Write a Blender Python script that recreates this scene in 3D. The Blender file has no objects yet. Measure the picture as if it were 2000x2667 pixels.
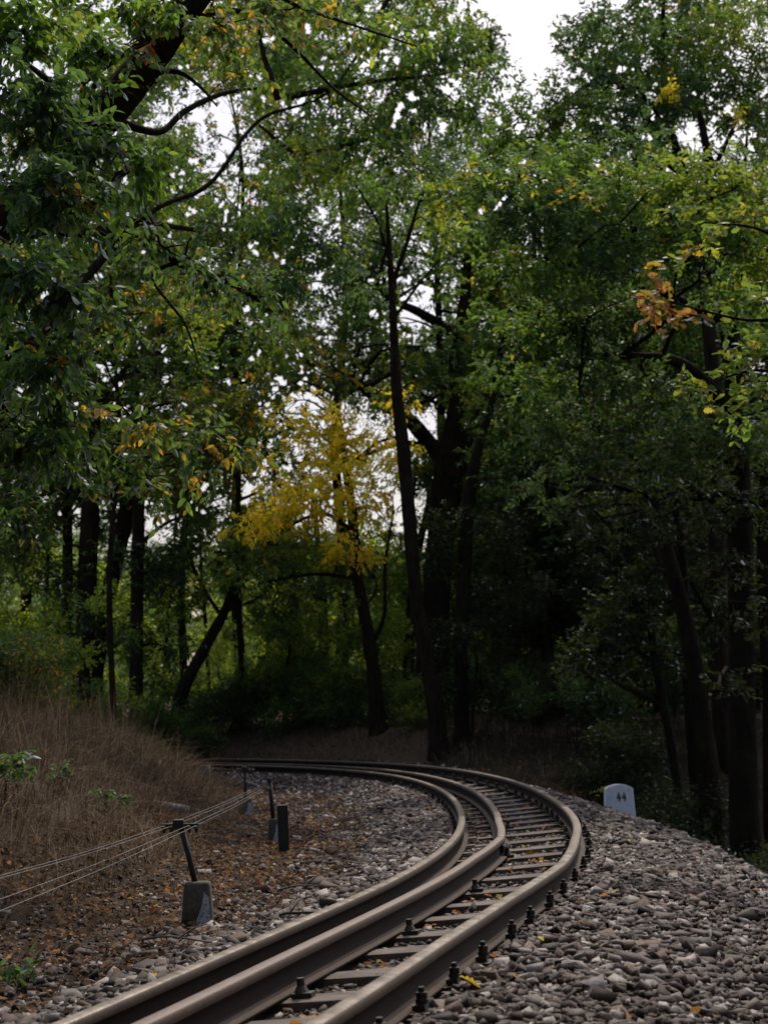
import bpy, bmesh, math, random
import numpy as np
from mathutils import Vector, Matrix
random.seed(7); rng = np.random.default_rng(7)
scn = bpy.context.scene; COL = scn.collection
PI = math.pi

# ------------------------------------------------------------------ camera
F = 4500.0; YH = 1900.0; ROLL = -0.018; CAMH = 0.735          # in pixels of a 2000 x 2667 frame
TH = math.atan((YH - 1333.5) / F)
cam_d = bpy.data.cameras.new('camera'); cam = bpy.data.objects.new('camera', cam_d); COL.objects.link(cam)
cam_d.sensor_fit = 'VERTICAL'; cam_d.sensor_height = 24.0; cam_d.lens = F / 2667 * 24.0
cam_d.clip_start = 0.1; cam_d.clip_end = 2000
cam.matrix_world = Matrix.Translation((0, 0, CAMH)) @ Matrix.Rotation(PI / 2 + TH, 4, 'X') @ Matrix.Rotation(ROLL, 4, 'Z')
cam_d.dof.use_dof = True; cam_d.dof.focus_distance = 8.6; cam_d.dof.aperture_fstop = 3.4
scn.camera = cam
K = 2000 / 1659.0                                              # survey notes were taken on a 1659 px wide copy

def at(u, v, D):
    """point at forward distance D seen at note position (u, v)"""
    du = (u * K - 1000) / F; dv = (v * K - 1333.5) / F
    c, s = math.cos(ROLL), math.sin(ROLL)
    a = du * c + dv * s; b = -du * s + dv * c                  # undo roll
    y = math.cos(TH) + b * math.sin(TH); z = math.sin(TH) - b * math.cos(TH)
    k = D / y
    return np.array([a * k, D, CAMH + z * k])

def proj(P):
    """note position of world points (n,3)"""
    x, y, z = P[:, 0], P[:, 1], P[:, 2] - CAMH
    Y = y * math.cos(TH) + z * math.sin(TH); Z = -y * math.sin(TH) + z * math.cos(TH)
    Y = np.maximum(Y, .05)
    u = F * x / Y; v = -F * Z / Y
    c, s = math.cos(ROLL), math.sin(ROLL)
    return (1000 + u * c - v * s) / K, (1333.5 + u * s + v * c) / K

def ground_at(u, v, dz=0.0):
    """where the sight line through (u, v) meets the ground"""
    lo = 3.0
    for D in np.arange(3.0, 90, .05):
        p = at(u, v, D)
        if p[2] <= H1(p[0], p[1]) + dz: return p
    return at(u, v, 40)

# ------------------------------------------------------------------ track path (outer rail) and terrain
SL = 33.0
KN = np.array([.0844,-.0097,.0358,.0334,.0128,.0206,.0263,.0531,.0853,.1058,.1079,.1079])
S_F = np.arange(-14, 75, .1)
kk = np.interp(S_F, np.linspace(0, SL, 12), KN); kk[S_F < 0] = 0
A = -.3417 + np.cumsum(np.where(S_F >= 0, kk, 0)) * .1
kk2 = (A > 1.62); A = np.minimum(A, 1.62)
i0 = int(np.argmin(abs(S_F)))
dx = -np.sin(A) * .1; dy = np.cos(A) * .1
PX = np.cumsum(dx); PY = np.cumsum(dy)
PX = PX - PX[i0] + -.5975; PY = PY - PY[i0] + 3.1
def zr(s):
    t = np.clip(s, -2, 38) / SL
    return .326 * t + .005 * t * t
CANT = .066
def path(s, t):
    """point at arc length s, offset t to the right of the outer rail"""
    x = np.interp(s, S_F, PX); y = np.interp(s, S_F, PY); a = np.interp(s, S_F, A)
    return x + np.cos(a) * t, y + np.sin(a) * t, a

PTS = np.stack([PX, PY], 1); TG = np.stack([-np.sin(A), np.cos(A)], 1); NR = np.stack([np.cos(A), np.sin(A)], 1)
def st(x, y):
    x = np.asarray(x, float).ravel(); y = np.asarray(y, float).ravel()
    S = np.empty(len(x)); T = np.empty(len(x))
    P2 = PTS[::2]; N2 = NR[::2]; S2 = S_F[::2]
    for i in range(0, len(x), 20000):
        X = x[i:i + 20000]; Y = y[i:i + 20000]
        d = (X[:, None] - P2[None, :, 0]) ** 2 + (Y[:, None] - P2[None, :, 1]) ** 2
        j = d.argmin(1)
        sg = np.sign((X - P2[j, 0]) * N2[j, 0] + (Y - P2[j, 1]) * N2[j, 1])
        S[i:i + 20000] = S2[j]; T[i:i + 20000] = sg * np.sqrt(d[np.arange(len(j)), j])
    return S, T
def sstep(a, b, x):
    t = np.clip((x - a) / (b - a), 0, 1); return t * t * (3 - 2 * t)
def nz(x, y, f, seed=0):
    return (np.sin(x * f + seed) * np.cos(y * f * 1.13 + seed * 1.7) + .5 * np.sin(x * f * 2.3 + y * f * 1.9 + seed * 2.1)
            + .3 * np.cos(x * f * 4.1 - y * f * 3.7 + seed)) / 1.8
FR = np.array([[0, -.165], [.15, -.145], [.35, -.14], [.75, -.20], [1.15, -.36], [1.6, -.62], [2.1, -.98], [4.5, -2.4], [9, -2.9], [30, -3.6], [200, -4]])
CR = np.array([[0, -.18], [.35, -.17], [1.0, -.12], [1.5, .10], [2.6, .45], [5, .62], [9, .7], [30, 1.4], [200, 4.]])
LR = np.array([[0, -.17], [.4, -.2], [.81, -.215], [1.0, -.205], [1.3, -.24], [1.8, -.38], [3.0, -.35], [3.5, -.06], [4.4, .50], [6, .76], [9, .95], [30, 1.4], [200, 4]])
def Hst(x, y, s, t):
    right = np.interp(t, FR[:, 0], FR[:, 1]) * (1 - sstep(19, 24, s)) + np.interp(t, CR[:, 0], CR[:, 1]) * sstep(19, 24, s)
    left = np.interp(-t, LR[:, 0], LR[:, 1])
    h = np.where(t >= 0, right, left)
    h = h - .065 * sstep(.35, .75, t) * sstep(11, 14, s) * (1 - sstep(20, 24, s))
    h = h - .16 * sstep(.9, 1.5, t) * sstep(12.5, 17, s) * (1 - sstep(22, 26, s)) - .09 * sstep(3.2, 4.6, -t)
    rough = np.clip(abs(t + .4) - 1.2, 0, 3) / 3
    bk = sstep(3.2, 4.2, -t)
    h = h + rough * (.10 * nz(x, y, 1.1) + .05 * nz(x, y, 3.3, 4)) + bk * (.07 * nz(x, y, 2.2, 11) + .05 * nz(x, y, 4.6, 6)) + .012 * nz(x, y, 7, 2) * np.clip(abs(t + .4) - .6, 0, 1)
    return h + zr(s)
def H(x, y):
    s, t = st(x, y)
    return Hst(np.asarray(x).ravel(), np.asarray(y).ravel(), s, t)
def H1(x, y): return float(H([x], [y])[0])

# ------------------------------------------------------------------ object helpers
def link(o, parent=None):
    COL.objects.link(o)
    if parent is not None: o.parent = parent
    return o
def tag(o, label=None, cat=None, group=None, kind=None):
    if label: o['label'] = label
    if cat: o['category'] = cat
    if group: o['group'] = group
    if kind: o['kind'] = kind
    return o
def thing(name, label, cat, loc=(0, 0, 0), group=None, rz=0):
    o = bpy.data.objects.new(name, None); o.location = loc; o.rotation_euler = (0, 0, rz); o.empty_display_size = .1
    link(o); return tag(o, label, cat, group)
def npmesh(name, V, Fc, mat, parent=None, col=None, smooth=False, mi=None, loc=None):
    """V (n,3), Fc (m,k) all faces the same size, or a list of such arrays"""
    if not isinstance(Fc, list): Fc = [Fc]
    me = bpy.data.meshes.new(name)
    V = np.asarray(V, np.float32)
    if loc is not None: V = V - np.asarray(loc, np.float32)
    idx = np.concatenate([f.ravel() for f in Fc]).astype(np.int32)
    tot = np.concatenate([np.full(len(f), f.shape[1]) for f in Fc]).astype(np.int32)
    start = np.concatenate([[0], np.cumsum(tot)[:-1]]).astype(np.int32)
    me.vertices.add(len(V)); me.vertices.foreach_set('co', V.ravel())
    me.loops.add(len(idx)); me.loops.foreach_set('vertex_index', idx)
    me.polygons.add(len(tot)); me.polygons.foreach_set('loop_start', start); me.polygons.foreach_set('loop_total', tot)
    if smooth: me.polygons.foreach_set('use_smooth', np.ones(len(tot), bool))
    for m in (mat if isinstance(mat, (list, tuple)) else [mat]): me.materials.append(m)
    if mi is not None: me.polygons.foreach_set('material_index', np.asarray(mi, np.int32))
    me.update()
    if col is not None:
        ca = me.color_attributes.new('Col', 'FLOAT_COLOR', 'POINT')
        c4 = np.ones((len(V), 4), np.float32); c4[:, :3] = col
        ca.data.foreach_set('color', c4.ravel())
    o = bpy.data.objects.new(name, me)
    if loc is not None and parent is None: o.location = loc
    return link(o, parent)
def bm_obj(name, bm, mat, parent=None, bevel=0, smooth=False):
    me = bpy.data.meshes.new(name)
    if bevel: bmesh.ops.bevel(bm, geom=bm.edges[:], offset=bevel, segments=2, affect='EDGES', profile=.6)
    bm.normal_update(); bm.to_mesh(me); bm.free()
    for m in (mat if isinstance(mat, (list, tuple)) else [mat]): me.materials.append(m)
    if smooth:
        for p in me.polygons: p.use_smooth = True
    o = bpy.data.objects.new(name, me); return link(o, parent)
def add_box(bm, c, s, rot=None, taper=1.0):
    vs = bmesh.ops.create_cube(bm, size=1)['verts']
    for v in vs:
        k = taper if v.co.z > 0 else 1.0
        p = Vector((v.co.x * s[0] * k, v.co.y * s[1] * k, v.co.z * s[2]))
        if rot is not None: p = rot @ p
        v.co = p + Vector(c)
    return vs
def add_cyl(bm, c, r1, r2, h, seg=12, rot=None):
    vs = bmesh.ops.create_cone(bm, cap_ends=True, segments=seg, radius1=r1, radius2=r2, depth=h)['verts']
    for v in vs:
        p = v.co.copy()
        if rot is not None: p = rot @ p
        v.co = p + Vector(c)
    return vs

class Tubes:
    """collects tapered tubes into one mesh"""
    def __init__(s): s.V = []; s.F = []; s.n = 0
    def add(s, pts, rad, seg=8, rough=0.0, cap=True):
        pts = np.asarray(pts, float); rad = np.asarray(rad, float); n = len(pts)
        d = np.gradient(pts, axis=0); d /= np.linalg.norm(d, axis=1)[:, None] + 1e-9
        ref = np.array([0, 0, 1.]) if abs(d[0][2]) < .8 else np.array([1., 0, 0])
        u = np.cross(d[0], ref); u /= np.linalg.norm(u)
        U = []
        for i in range(n):
            u = u - d[i] * (u @ d[i]); u /= np.linalg.norm(u) + 1e-9; U.append(u)
        U = np.array(U); W = np.cross(d, U)
        a = np.arange(seg) / seg * 2 * PI
        R = rad[:, None] * np.ones((1, seg))
        if rough:
            ph = rng.uniform(0, 6, 4)
            R = R * (1 + rough * (np.sin(a[None] * 3 + ph[0] + np.arange(n)[:, None] * .25) * .6 + np.sin(a[None] * 5 + ph[1]) * .4 + rng.normal(0, .35, R.shape)))
        V = pts[:, None] + R[..., None] * (np.cos(a)[None, :, None] * U[:, None] + np.sin(a)[None, :, None] * W[:, None])
        i = np.arange(n - 1)[:, None] * seg; j = np.arange(seg)[None]
        j2 = (j + 1) % seg
        Q = np.stack([i + j, i + j2, i + seg + j2, i + seg + j], -1).reshape(-1, 4) + s.n
        s.V.append(V.reshape(-1, 3)); s.F.append(Q); s.n += n * seg
        if cap:
            s.V.append(pts[[0, -1]]); c0 = s.n; c1 = s.n + 1; s.n += 2
            b = c0 - n * seg; e = b + (n - 1) * seg
            jj = np.arange(seg); jk = (jj + 1) % seg
            s.F.append(np.stack([b + jk, b + jj, np.full(seg, c0), np.full(seg, c0)], 1)[:, :3])
            s.F.append(np.stack([e + jj, e + jk, np.full(seg, c1), np.full(seg, c1)], 1)[:, :3])
    def build(s, name, mat, parent=None, loc=None, smooth=True):
        V = np.concatenate(s.V)
        if loc is not None: V = V - np.asarray(loc)
        return npmesh(name, V, s.F, mat, parent, smooth=smooth)
def spline(P, n):
    """Catmull-Rom through rows of P (any width)"""
    P = np.asarray(P, float)
    if len(P) == 2: return P[0] + (P[1] - P[0]) * np.linspace(0, 1, n)[:, None]
    E = np.concatenate([[2 * P[0] - P[1]], P, [2 * P[-1] - P[-2]]])
    m = len(P) - 1; out = []
    for q in np.linspace(0, m - 1e-6, n):
        i = int(q); t = q - i; a, b, c, d = E[i:i + 4]
        out.append(.5 * (2 * b + (c - a) * t + (2 * a - 5 * b + 4 * c - d) * t * t + (3 * b - a - 3 * c + d) * t ** 3))
    return np.array(out)

# ------------------------------------------------------------------ materials
class N:
    def __init__(s, name):
        s.m = bpy.data.materials.new(name); s.m.use_nodes = True; s.t = s.m.node_tree; s.t.nodes.clear()
        s.out = s.n('ShaderNodeOutputMaterial')
    def n(s, t, **k):
        x = s.t.nodes.new(t)
        for a, b in k.items():
            if a.startswith('i_'): x.inputs[a[2:].replace('_', ' ')].default_value = b
            else: setattr(x, a, b)
        return x
    def l(s, a, b): s.t.links.new(a, b)
    def noise(s, scale, detail=4, rough=.55, vec=None):
        x = s.n('ShaderNodeTexNoise'); x.inputs['Scale'].default_value = scale; x.inputs['Detail'].default_value = detail
        x.inputs['Roughness'].default_value = rough
        if vec is not None: s.l(vec, x.inputs['Vector'])
        return x.outputs['Fac']
    def ramp(s, fac, stops):
        r = s.n('ShaderNodeValToRGB'); e = r.color_ramp.elements
        while len(e) < len(stops): e.new(.5)
        for i, (p, c) in enumerate(stops): e[i].position = p; e[i].color = (*c, 1)
        s.l(fac, r.inputs['Fac']); return r.outputs['Color']
    def mix(s, fac, a, b, mode='MIX'):
        m = s.n('ShaderNodeMix', data_type='RGBA', blend_type=mode)
        for sock, val in ((m.inputs[0], fac), (m.inputs[6], a), (m.inputs[7], b)):
            if hasattr(val, 'is_linked') or hasattr(val, 'links'): s.l(val, sock)
            elif isinstance(val, (int, float)): sock.default_value = val
            else: sock.default_value = (*val, 1)
        return m.outputs[2]
    def bump(s, h, strength=.4, dist=.02):
        b = s.n('ShaderNodeBump'); b.inputs['Strength'].default_value = strength; b.inputs['Distance'].default_value = dist
        s.l(h, b.inputs['Height']); return b.outputs['Normal']
    def pbr(s, color, rough=.8, metal=0, normal=None, spec=.5):
        p = s.n('ShaderNodeBsdfPrincipled')
        for sock, val in ((p.inputs['Base Color'], color), (p.inputs['Roughness'], rough), (p.inputs['Metallic'], metal)):
            if hasattr(val, 'links'): s.l(val, sock)
            elif isinstance(val, (int, float)): sock.default_value = val
            else: sock.default_value = (*val, 1)
        p.inputs['Specular IOR Level'].default_value = spec
        if normal is not None: s.l(normal, p.inputs['Normal'])
        s.l(p.outputs[0], s.out.inputs['Surface']); return p
    def obj(s):
        return s.n('ShaderNodeTexCoord').outputs['Object']
    def geo(s): return s.n('ShaderNodeNewGeometry').outputs['Position']

def leaf_mat(name, gloss=.12, trans=.5, grough=.35):
    m = N(name)
    c = m.n('ShaderNodeVertexColor', layer_name='Col').outputs['Color']
    v = m.noise(60, 2, .5, m.obj())
    c = m.mix(m.ramp(v, [(.3, (0, 0, 0)), (.75, (.5, .5, .5))]), c, (.9, .95, .8), 'MULTIPLY')
    d = m.n('ShaderNodeBsdfDiffuse'); m.l(c, d.inputs['Color'])
    tc = m.mix(1.0, c, (2.45, 2.65, .85), 'MULTIPLY')
    t = m.n('ShaderNodeBsdfTranslucent'); m.l(tc, t.inputs['Color'])
    x = m.n('ShaderNodeMixShader'); x.inputs[0].default_value = trans; m.l(d.outputs[0], x.inputs[1]); m.l(t.outputs[0], x.inputs[2])
    g = m.n('ShaderNodeBsdfGlossy'); g.inputs['Roughness'].default_value = grough; g.inputs['Color'].default_value = (.75, .85, .85, 1)
    fr = m.n('ShaderNodeFresnel'); fr.inputs['IOR'].default_value = 1.4
    mu = m.n('ShaderNodeMath', operation='MULTIPLY'); m.l(fr.outputs[0], mu.inputs[0]); mu.inputs[1].default_value = gloss * 8
    y = m.n('ShaderNodeMixShader'); m.l(mu.outputs[0], y.inputs[0]); m.l(x.outputs[0], y.inputs[1]); m.l(g.outputs[0], y.inputs[2])
    m.l(y.outputs[0], m.out.inputs['Surface']); return m.m
M_LEAF = leaf_mat('leaf', .022, .55, .5)
M_LEAFG = leaf_mat('leaf_glossy', .03, .5, .45)
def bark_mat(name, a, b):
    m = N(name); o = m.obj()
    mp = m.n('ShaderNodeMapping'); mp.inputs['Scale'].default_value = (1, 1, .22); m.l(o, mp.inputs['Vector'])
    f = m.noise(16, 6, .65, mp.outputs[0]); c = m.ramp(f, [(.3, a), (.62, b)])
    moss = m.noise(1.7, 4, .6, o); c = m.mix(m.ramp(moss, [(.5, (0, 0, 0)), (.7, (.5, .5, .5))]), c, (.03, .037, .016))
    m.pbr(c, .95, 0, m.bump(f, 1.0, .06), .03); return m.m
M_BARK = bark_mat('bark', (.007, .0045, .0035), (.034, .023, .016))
M_BARK3 = bark_mat('bark_shaded', (.006, .004, .003), (.020, .014, .010))  # darker copy of the bark, deep shade put into its colour
M_BARK2 = bark_mat('bark_grey', (.010, .007, .0055), (.042, .030, .021))

def mat_ground():
    m = N('forest_ground'); g = m.geo()
    att = m.n('ShaderNodeVertexColor', layer_name='Col').outputs['Color']
    f = m.noise(9, 8, .7, g); f2 = m.noise(55, 5, .7, g)
    c = m.mix(m.ramp(f2, [(.35, (.25, .25, .25)), (.65, (1, 1, 1))]), (0, 0, 0), att)
    c = m.mix(m.ramp(f, [(.4, (0, 0, 0)), (.68, (.6, .6, .6))]), c, (.05, .034, .02))
    m.pbr(c, .95, 0, m.bump(f2, .8, .03), .1); return m.m
M_GROUND = mat_ground()
def mat_stone():
    m = N('ballast_stone'); g = m.geo()
    att = m.n('ShaderNodeVertexColor', layer_name='Col').outputs['Color']
    f = m.noise(70, 5, .65, g); f2 = m.noise(18, 3, .5, g)
    c = m.mix(1.0, att, m.ramp(f, [(.3, (.62, .58, .56)), (.7, (1.2, 1.18, 1.15))]), 'MULTIPLY')
    c = m.mix(m.ramp(f2, [(.5, (0, 0, 0)), (.8, (.55, .55, .55))]), c, (.085, .055, .04))
    m.pbr(c, .8, 0, m.bump(f, .6, .006), .3); return m.m
M_STONE = mat_stone()
def mat_col(name, rough=.9):
    m = N(name); c = m.n('ShaderNodeVertexColor', layer_name='Col').outputs['Color']
    d = m.n('ShaderNodeBsdfDiffuse'); m.l(c, d.inputs['Color']); t = m.n('ShaderNodeBsdfTranslucent'); m.l(c, t.inputs['Color'])
    x = m.n('ShaderNodeMixShader'); x.inputs[0].default_value = .3; m.l(d.outputs[0], x.inputs[1]); m.l(t.outputs[0], x.inputs[2])
    m.l(x.outputs[0], m.out.inputs['Surface']); return m.m
M_STRAW = mat_col('dry_grass'); M_LITTER = mat_col('leaf_litter')
def mat_rust(name, a, b, rough=(.5, .8), metal=.3, spec=.5):
    m = N(name); g = m.geo(); f = m.noise(11, 7, .7, g); f2 = m.noise(90, 3, .6, g)
    c = m.ramp(f, [(.3, a), (.68, b)]); c = m.mix(.35, c, m.ramp(f2, [(.3, (.4, .35, .3)), (.7, (1.4, 1.3, 1.2))]), 'MULTIPLY')
    r = m.ramp(f, [(.3, (rough[0],) * 3), (.7, (rough[1],) * 3)])
    m.pbr(c, r, metal, m.bump(f2, .35, .005), spec); return m.m
M_RUST_SHADED = mat_rust('rail_rust_shaded', (.007, .0043, .003), (.024, .0145, .009), (.8, .95), 0, .12)  # rust darkened to carry the shade on web and underside
M_WORN = mat_rust('rail_tread', (.13, .105, .08), (.32, .28, .23), (.26, .45), .45)
M_RUST_LIT = mat_rust('rail_rust_lit', (.038, .024, .015), (.095, .062, .041), (.7, .9), 0, .25)  # same rust lightened as if sky-lit, for foot and head sides
M_GUARD = mat_rust('guard_rail_head', (.085, .056, .044), (.165, .118, .096), (.5, .68), .3)
M_IRON = mat_rust('dark_iron', (.012, .008, .006), (.040, .027, .019), (.5, .75), .3)
M_IRONP = mat_rust('painted_iron', (.007, .006, .005), (.020, .016, .013), (.6, .8), 0)
def mat_wood():
    m = N('sleeper_wood'); o = m.obj(); mp = m.n('ShaderNodeMapping'); mp.inputs['Scale'].default_value = (1.5, 22, 10); m.l(o, mp.inputs['Vector'])
    f = m.noise(3, 7, .7, mp.outputs[0]); g = m.noise(5, 4, .6, m.geo())
    c = m.ramp(f, [(.3, (.06, .047, .038)), (.5, (.17, .135, .115)), (.72, (.27, .225, .195))])
    c = m.mix(m.ramp(g, [(.35, (.6, .6, .6)), (.6, (0, 0, 0))]), c, (.04, .03, .025))
    m.pbr(c, .85, 0, m.bump(f, .8, .01), .25); return m.m
M_WOOD = mat_wood()
def mat_paint():
    m = N('white_paint'); o = m.obj(); f = m.noise(22, 6, .7, o); f2 = m.noise(5, 5, .6, o)
    c = m.ramp(f, [(.25, (.50, .54, .62)), (.5, (.76, .81, .90)), (.8, (.82, .87, .95))])
    c = m.mix(m.ramp(f2, [(.52, (0, 0, 0)), (.8, (.55, .55, .55))]), c, (.3, .3, .28))
    m.pbr(c, .7, 0, m.bump(f, .5, .006)); return m.m
M_PAINT = mat_paint()
def mat_conc(name, dark, light, paint=False):
    m = N(name); o = m.obj(); f = m.noise(35, 6, .7, o); f2 = m.noise(6, 5, .6, o)
    c = m.ramp(f, [(.3, dark), (.7, light)]); c = m.mix(m.ramp(f2, [(.4, (0, 0, 0)), (.7, (.7, .7, .7))]), c, (.035, .035, .022))
    m.pbr(c, .92, 0, m.bump(f, .7, .008), .2); return m.m
M_CONC = mat_conc('mossy_concrete', (.05, .043, .034), (.11, .095, .078))
def mat_flaking():
    m = N('flaking_whitewash'); o = m.obj(); f = m.noise(75, 5, .8, o)
    c = m.ramp(f, [(.40, (.06, .055, .06)), (.47, (.34, .37, .44)), (.7, (.55, .58, .66))]); m.pbr(c, .85, 0, m.bump(f, .8, .004)); return m.m
M_FLAKE = mat_flaking()
def mat_plain(name, c, rough=.6, metal=0):
    m = N(name); f = m.noise(40, 3, .5, m.obj()); a = tuple(x * .7 for x in c); m.pbr(m.ramp(f, [(.3, a), (.7, c)]), rough, metal); return m.m
M_BLACK = mat_plain('black_paint', (.015, .015, .016), .6); M_WIRE = mat_plain('galvanised_wire', (.26, .24, .23), .5, .4)
M_PIPE = mat_plain('grey_pipe', (.10, .105, .12), .6)
M_STICK = mat_plain('dead_wood', (.10, .075, .055), .9)

# ------------------------------------------------------------------ ground sheet
def axis(lo, hi, step, far_lo, far_hi, g=1.13):
    a = list(np.arange(lo, hi, step)); s = step; x = hi
    while x < far_hi: a.append(x); s *= g; x += s
    a.append(far_hi); s = step; x = lo - step; b = []
    while x > far_lo: b.append(x); s *= g; x -= s
    b.append(far_lo)
    return np.array(b[::-1] + a)
gx = axis(-7, 6.5, .10, -400, 400); gy = axis(2.5, 36, .12, -60, 900)
GX, GY = np.meshgrid(gx, gy); gs, gt = st(GX.ravel(), GY.ravel())
gz = Hst(GX.ravel(), GY.ravel(), gs, gt)
gr_ = np.hypot(GX.ravel(), GY.ravel()); gz = gz + sstep(60, 300, gr_) * 5
gcol = np.zeros((len(gz), 3)); gcol[:] = (.050, .036, .024)
onb = ((gt > -1.9) & (gt < 2.5) & (gs < 26)); gcol[onb] = (.055, .044, .038)
bank = (gt < -3.1); gcol[bank] = (.085, .056, .034)
cut = (gt > .9) & (gs > 21); gcol[cut] = (.16, .11, .078)
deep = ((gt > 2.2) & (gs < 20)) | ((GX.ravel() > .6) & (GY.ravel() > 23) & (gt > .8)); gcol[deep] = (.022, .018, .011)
nxg, nyg = len(gx), len(gy)
i = np.arange(nyg - 1)[:, None] * nxg + np.arange(nxg - 1)[None]
Q = np.stack([i, i + 1, i + nxg + 1, i + nxg], -1).reshape(-1, 4)
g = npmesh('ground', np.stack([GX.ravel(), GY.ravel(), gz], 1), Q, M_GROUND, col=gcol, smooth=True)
tag(g, 'brown forest ground of earth, bank and embankment', None, None, 'structure')

# ------------------------------------------------------------------ rails
def rail_prof(hh):
    h = [(.047, -hh), (.047, -hh + .009), (.012, -hh + .020), (.0075, -hh + .030), (.0075, -.046), (.012, -.038), (.026, -.033), (.028, -.029), (.028, -.010), (.024, -.003), (.014, 0)]
    return np.array(h + [(-x, z) for x, z in h[::-1]])
RH = .125
def sweep(name, s0, s1, t, mats, parent, topmi, jitter=0, dz=0):
    pr = rail_prof(RH); n = len(pr); S = np.arange(s0, s1, .12); S = np.append(S[:-1], s1)
    V = []
    for k, s in enumerate(S):
        kx, kd = KINK.get(t, (0, 0)); x, y, a = path(s, t + kd * max(0, 1 - abs(s - kx) / 1.6)); z = float(zr(s)) - CANT * (-t / .81) + dz
        N_ = np.array([math.cos(a), math.sin(a)])
        V.append(np.stack([x + pr[:, 0] * N_[0], y + pr[:, 0] * N_[1], z + pr[:, 1]], 1))
    V = np.concatenate(V); m = len(S)
    i = np.arange(m - 1)[:, None] * n; j = np.arange(n)[None]; j2 = (j + 1) % n
    Q = np.stack([i + j, i + j2, i + n + j2, i + n + j], -1).reshape(-1, 4)
    mi = np.zeros((m - 1, n), int); mi[:, 9:12] = 1; mi[:, [8, 12]] = 2; mi[:, [1, 19, 7, 13, 6, 14]] = 2
    caps = [np.arange(n)[None, ::-1], (np.arange(n) + (m - 1) * n)[None]]
    mi = np.concatenate([mi.ravel(), [0, 0]])
    return npmesh(name, V, [Q] + caps, mats, parent, smooth=False, mi=mi)
def railthing(name, label, s0, s1, t, headmat, dz=0):
    x, y, a = path(max(s0, 2), t)
    r = thing(name, label, 'rail', (0, 0, 0))
    o = sweep('rail_section', s0, s1, t, [M_RUST_SHADED, headmat, M_RUST_LIT], r, 1, dz=dz)
    return r
TI, TG_ = -.81, -.534
# joint of the check rail
def s_of(u, v, t, z=0.0):
    """arc length where the rail at offset t is seen nearest (u, v)"""
    S = np.arange(0, 33, .05); x, y, a = path(S, t); P = np.stack([x, y, zr(S) + CANT * t / .81 + z], 1)
    U, W = proj(P); return float(S[np.argmin((U - u) ** 2 + (W - v) ** 2)])
SJ = s_of(1278 / K, 2174 / K, TG_)
KINK = {TG_: (SJ, .045), 0: (s_of(1446 / K, 2244 / K, 0), .030)}
railthing('outer_rail', 'outer running rail, right-hand rail sweeping round the whole bend', -4, 50, 0, M_WORN)
railthing('inner_rail', 'inner running rail, left-most rail beside the gravel and wire posts', -4, 50, TI, M_WORN)
gr1 = railthing('guard_rail', 'near length of rusty check rail between the running rails, up to its joint', -4, SJ - .006, TG_, M_GUARD)
gr2 = railthing('guard_rail', 'far length of check rail beyond the joint, curving away to the left', SJ + .006, 44, TG_, M_GUARD)
# fishplate on the joint
x, y, a = path(SJ, TG_ + .045); zj = float(zr(SJ)) + CANT * TG_ / .81
bm = bmesh.new()
for sd in (-1, 1): add_box(bm, (sd * .020, 0, -.068), (.018, .36, .045))
fp = bm_obj('fishplate', bm, M_IRON, gr1, .003); fp.location = (x, y, zj); fp.rotation_euler = (0, 0, a)
for k in (-.12, -.04, .04, .12):
    bm = bmesh.new(); add_cyl(bm, (.040, k, -.068), .013, .013, .03, 6, Matrix.Rotation(PI / 2, 3, 'Y'))
    b = bm_obj('bolt', bm, M_IRON, fp)

# ------------------------------------------------------------------ sleepers with their fastenings
SV = [2632, 2571, 2517, 2464, 2429, 2391, 2360, 2331, 2300, 2276, 2252, 2233, 2215, 2198, 2183, 2171, 2160, 2150, 2141, 2131, 2122, 2114, 2105, 2097, 2090, 2083, 2076]
depths = [F * (CAMH + .135) / (v - 1901) for v in SV]
Sm = np.arange(0, 33, .02); xm, ym, am = path(Sm, -.25)
sl = [float(Sm[np.argmin(abs(ym - d))]) for d in depths]
sl = [sl[0] - .52, sl[0] - 1.04] + sl
last = max(sl)
while last < 30: last += .62; sl.append(last)
sl.sort()
def make_sleeper():
    r = thing('sleeper', 'x', 'sleeper')
    bm = bmesh.new(); add_box(bm, (-.435, 0, -RH - .01 - .07), (1.17, .17, .14))
    bmesh.ops.subdivide_edges(bm, edges=bm.edges[:], cuts=5, use_grid_fill=True)
    for v in bm.verts: v.co += Vector((random.gauss(0, .002), random.gauss(0, .004), random.gauss(0, .002)))
    bm_obj('timber', bm, M_WOOD, r)
    def plate(t, sides):
        bm = bmesh.new(); add_box(bm, (t, 0, -RH - .004), (.19, .11, .009)); p = bm_obj('base_plate', bm, M_IRON, r, .002)
        for sd in sides:
            bm = bmesh.new(); xx = t + sd * .068
            add_box(bm, (xx - sd * .008, 0, -RH + .013), (.04, .055, .016))       # clip
            add_cyl(bm, (xx, 0, -RH + .030), .023, .021, .012, 14)                # washer
            add_cyl(bm, (xx, 0, -RH + .046), .019, .019, .020, 6)                 # nut
            add_cyl(bm, (xx, 0, -RH + .063), .0105, .0095, .016, 12)              # stud
            bm_obj('rail_bolt', bm, M_IRON, p, .0015)
    plate(0, (1, -1)); plate(TI, (-1,))
    return r
def guard_bolt(r):
    bm = bmesh.new(); xx = TG_ + .085
    add_box(bm, (xx, 0, -RH + .002), (.07, .055, .016)); add_cyl(bm, (xx - .005, 0, -RH + .020), .027, .015, .022, 14)
    add_cyl(bm, (xx - .005, 0, -RH + .042), .0145, .0135, .03, 12)
    bm_obj('guard_rail_bolt', bm, M_IRON, r, .0015)
proto = make_sleeper(); first = True
def copy_tree(o, parent=None):
    c = o.copy(); link(c); c.parent = parent
    for ch in list(o.children): copy_tree(ch, c)
    return c
ords = ['first', 'second', 'third', 'fourth', 'fifth', 'sixth', 'seventh', 'eighth', 'ninth', 'tenth']
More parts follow.
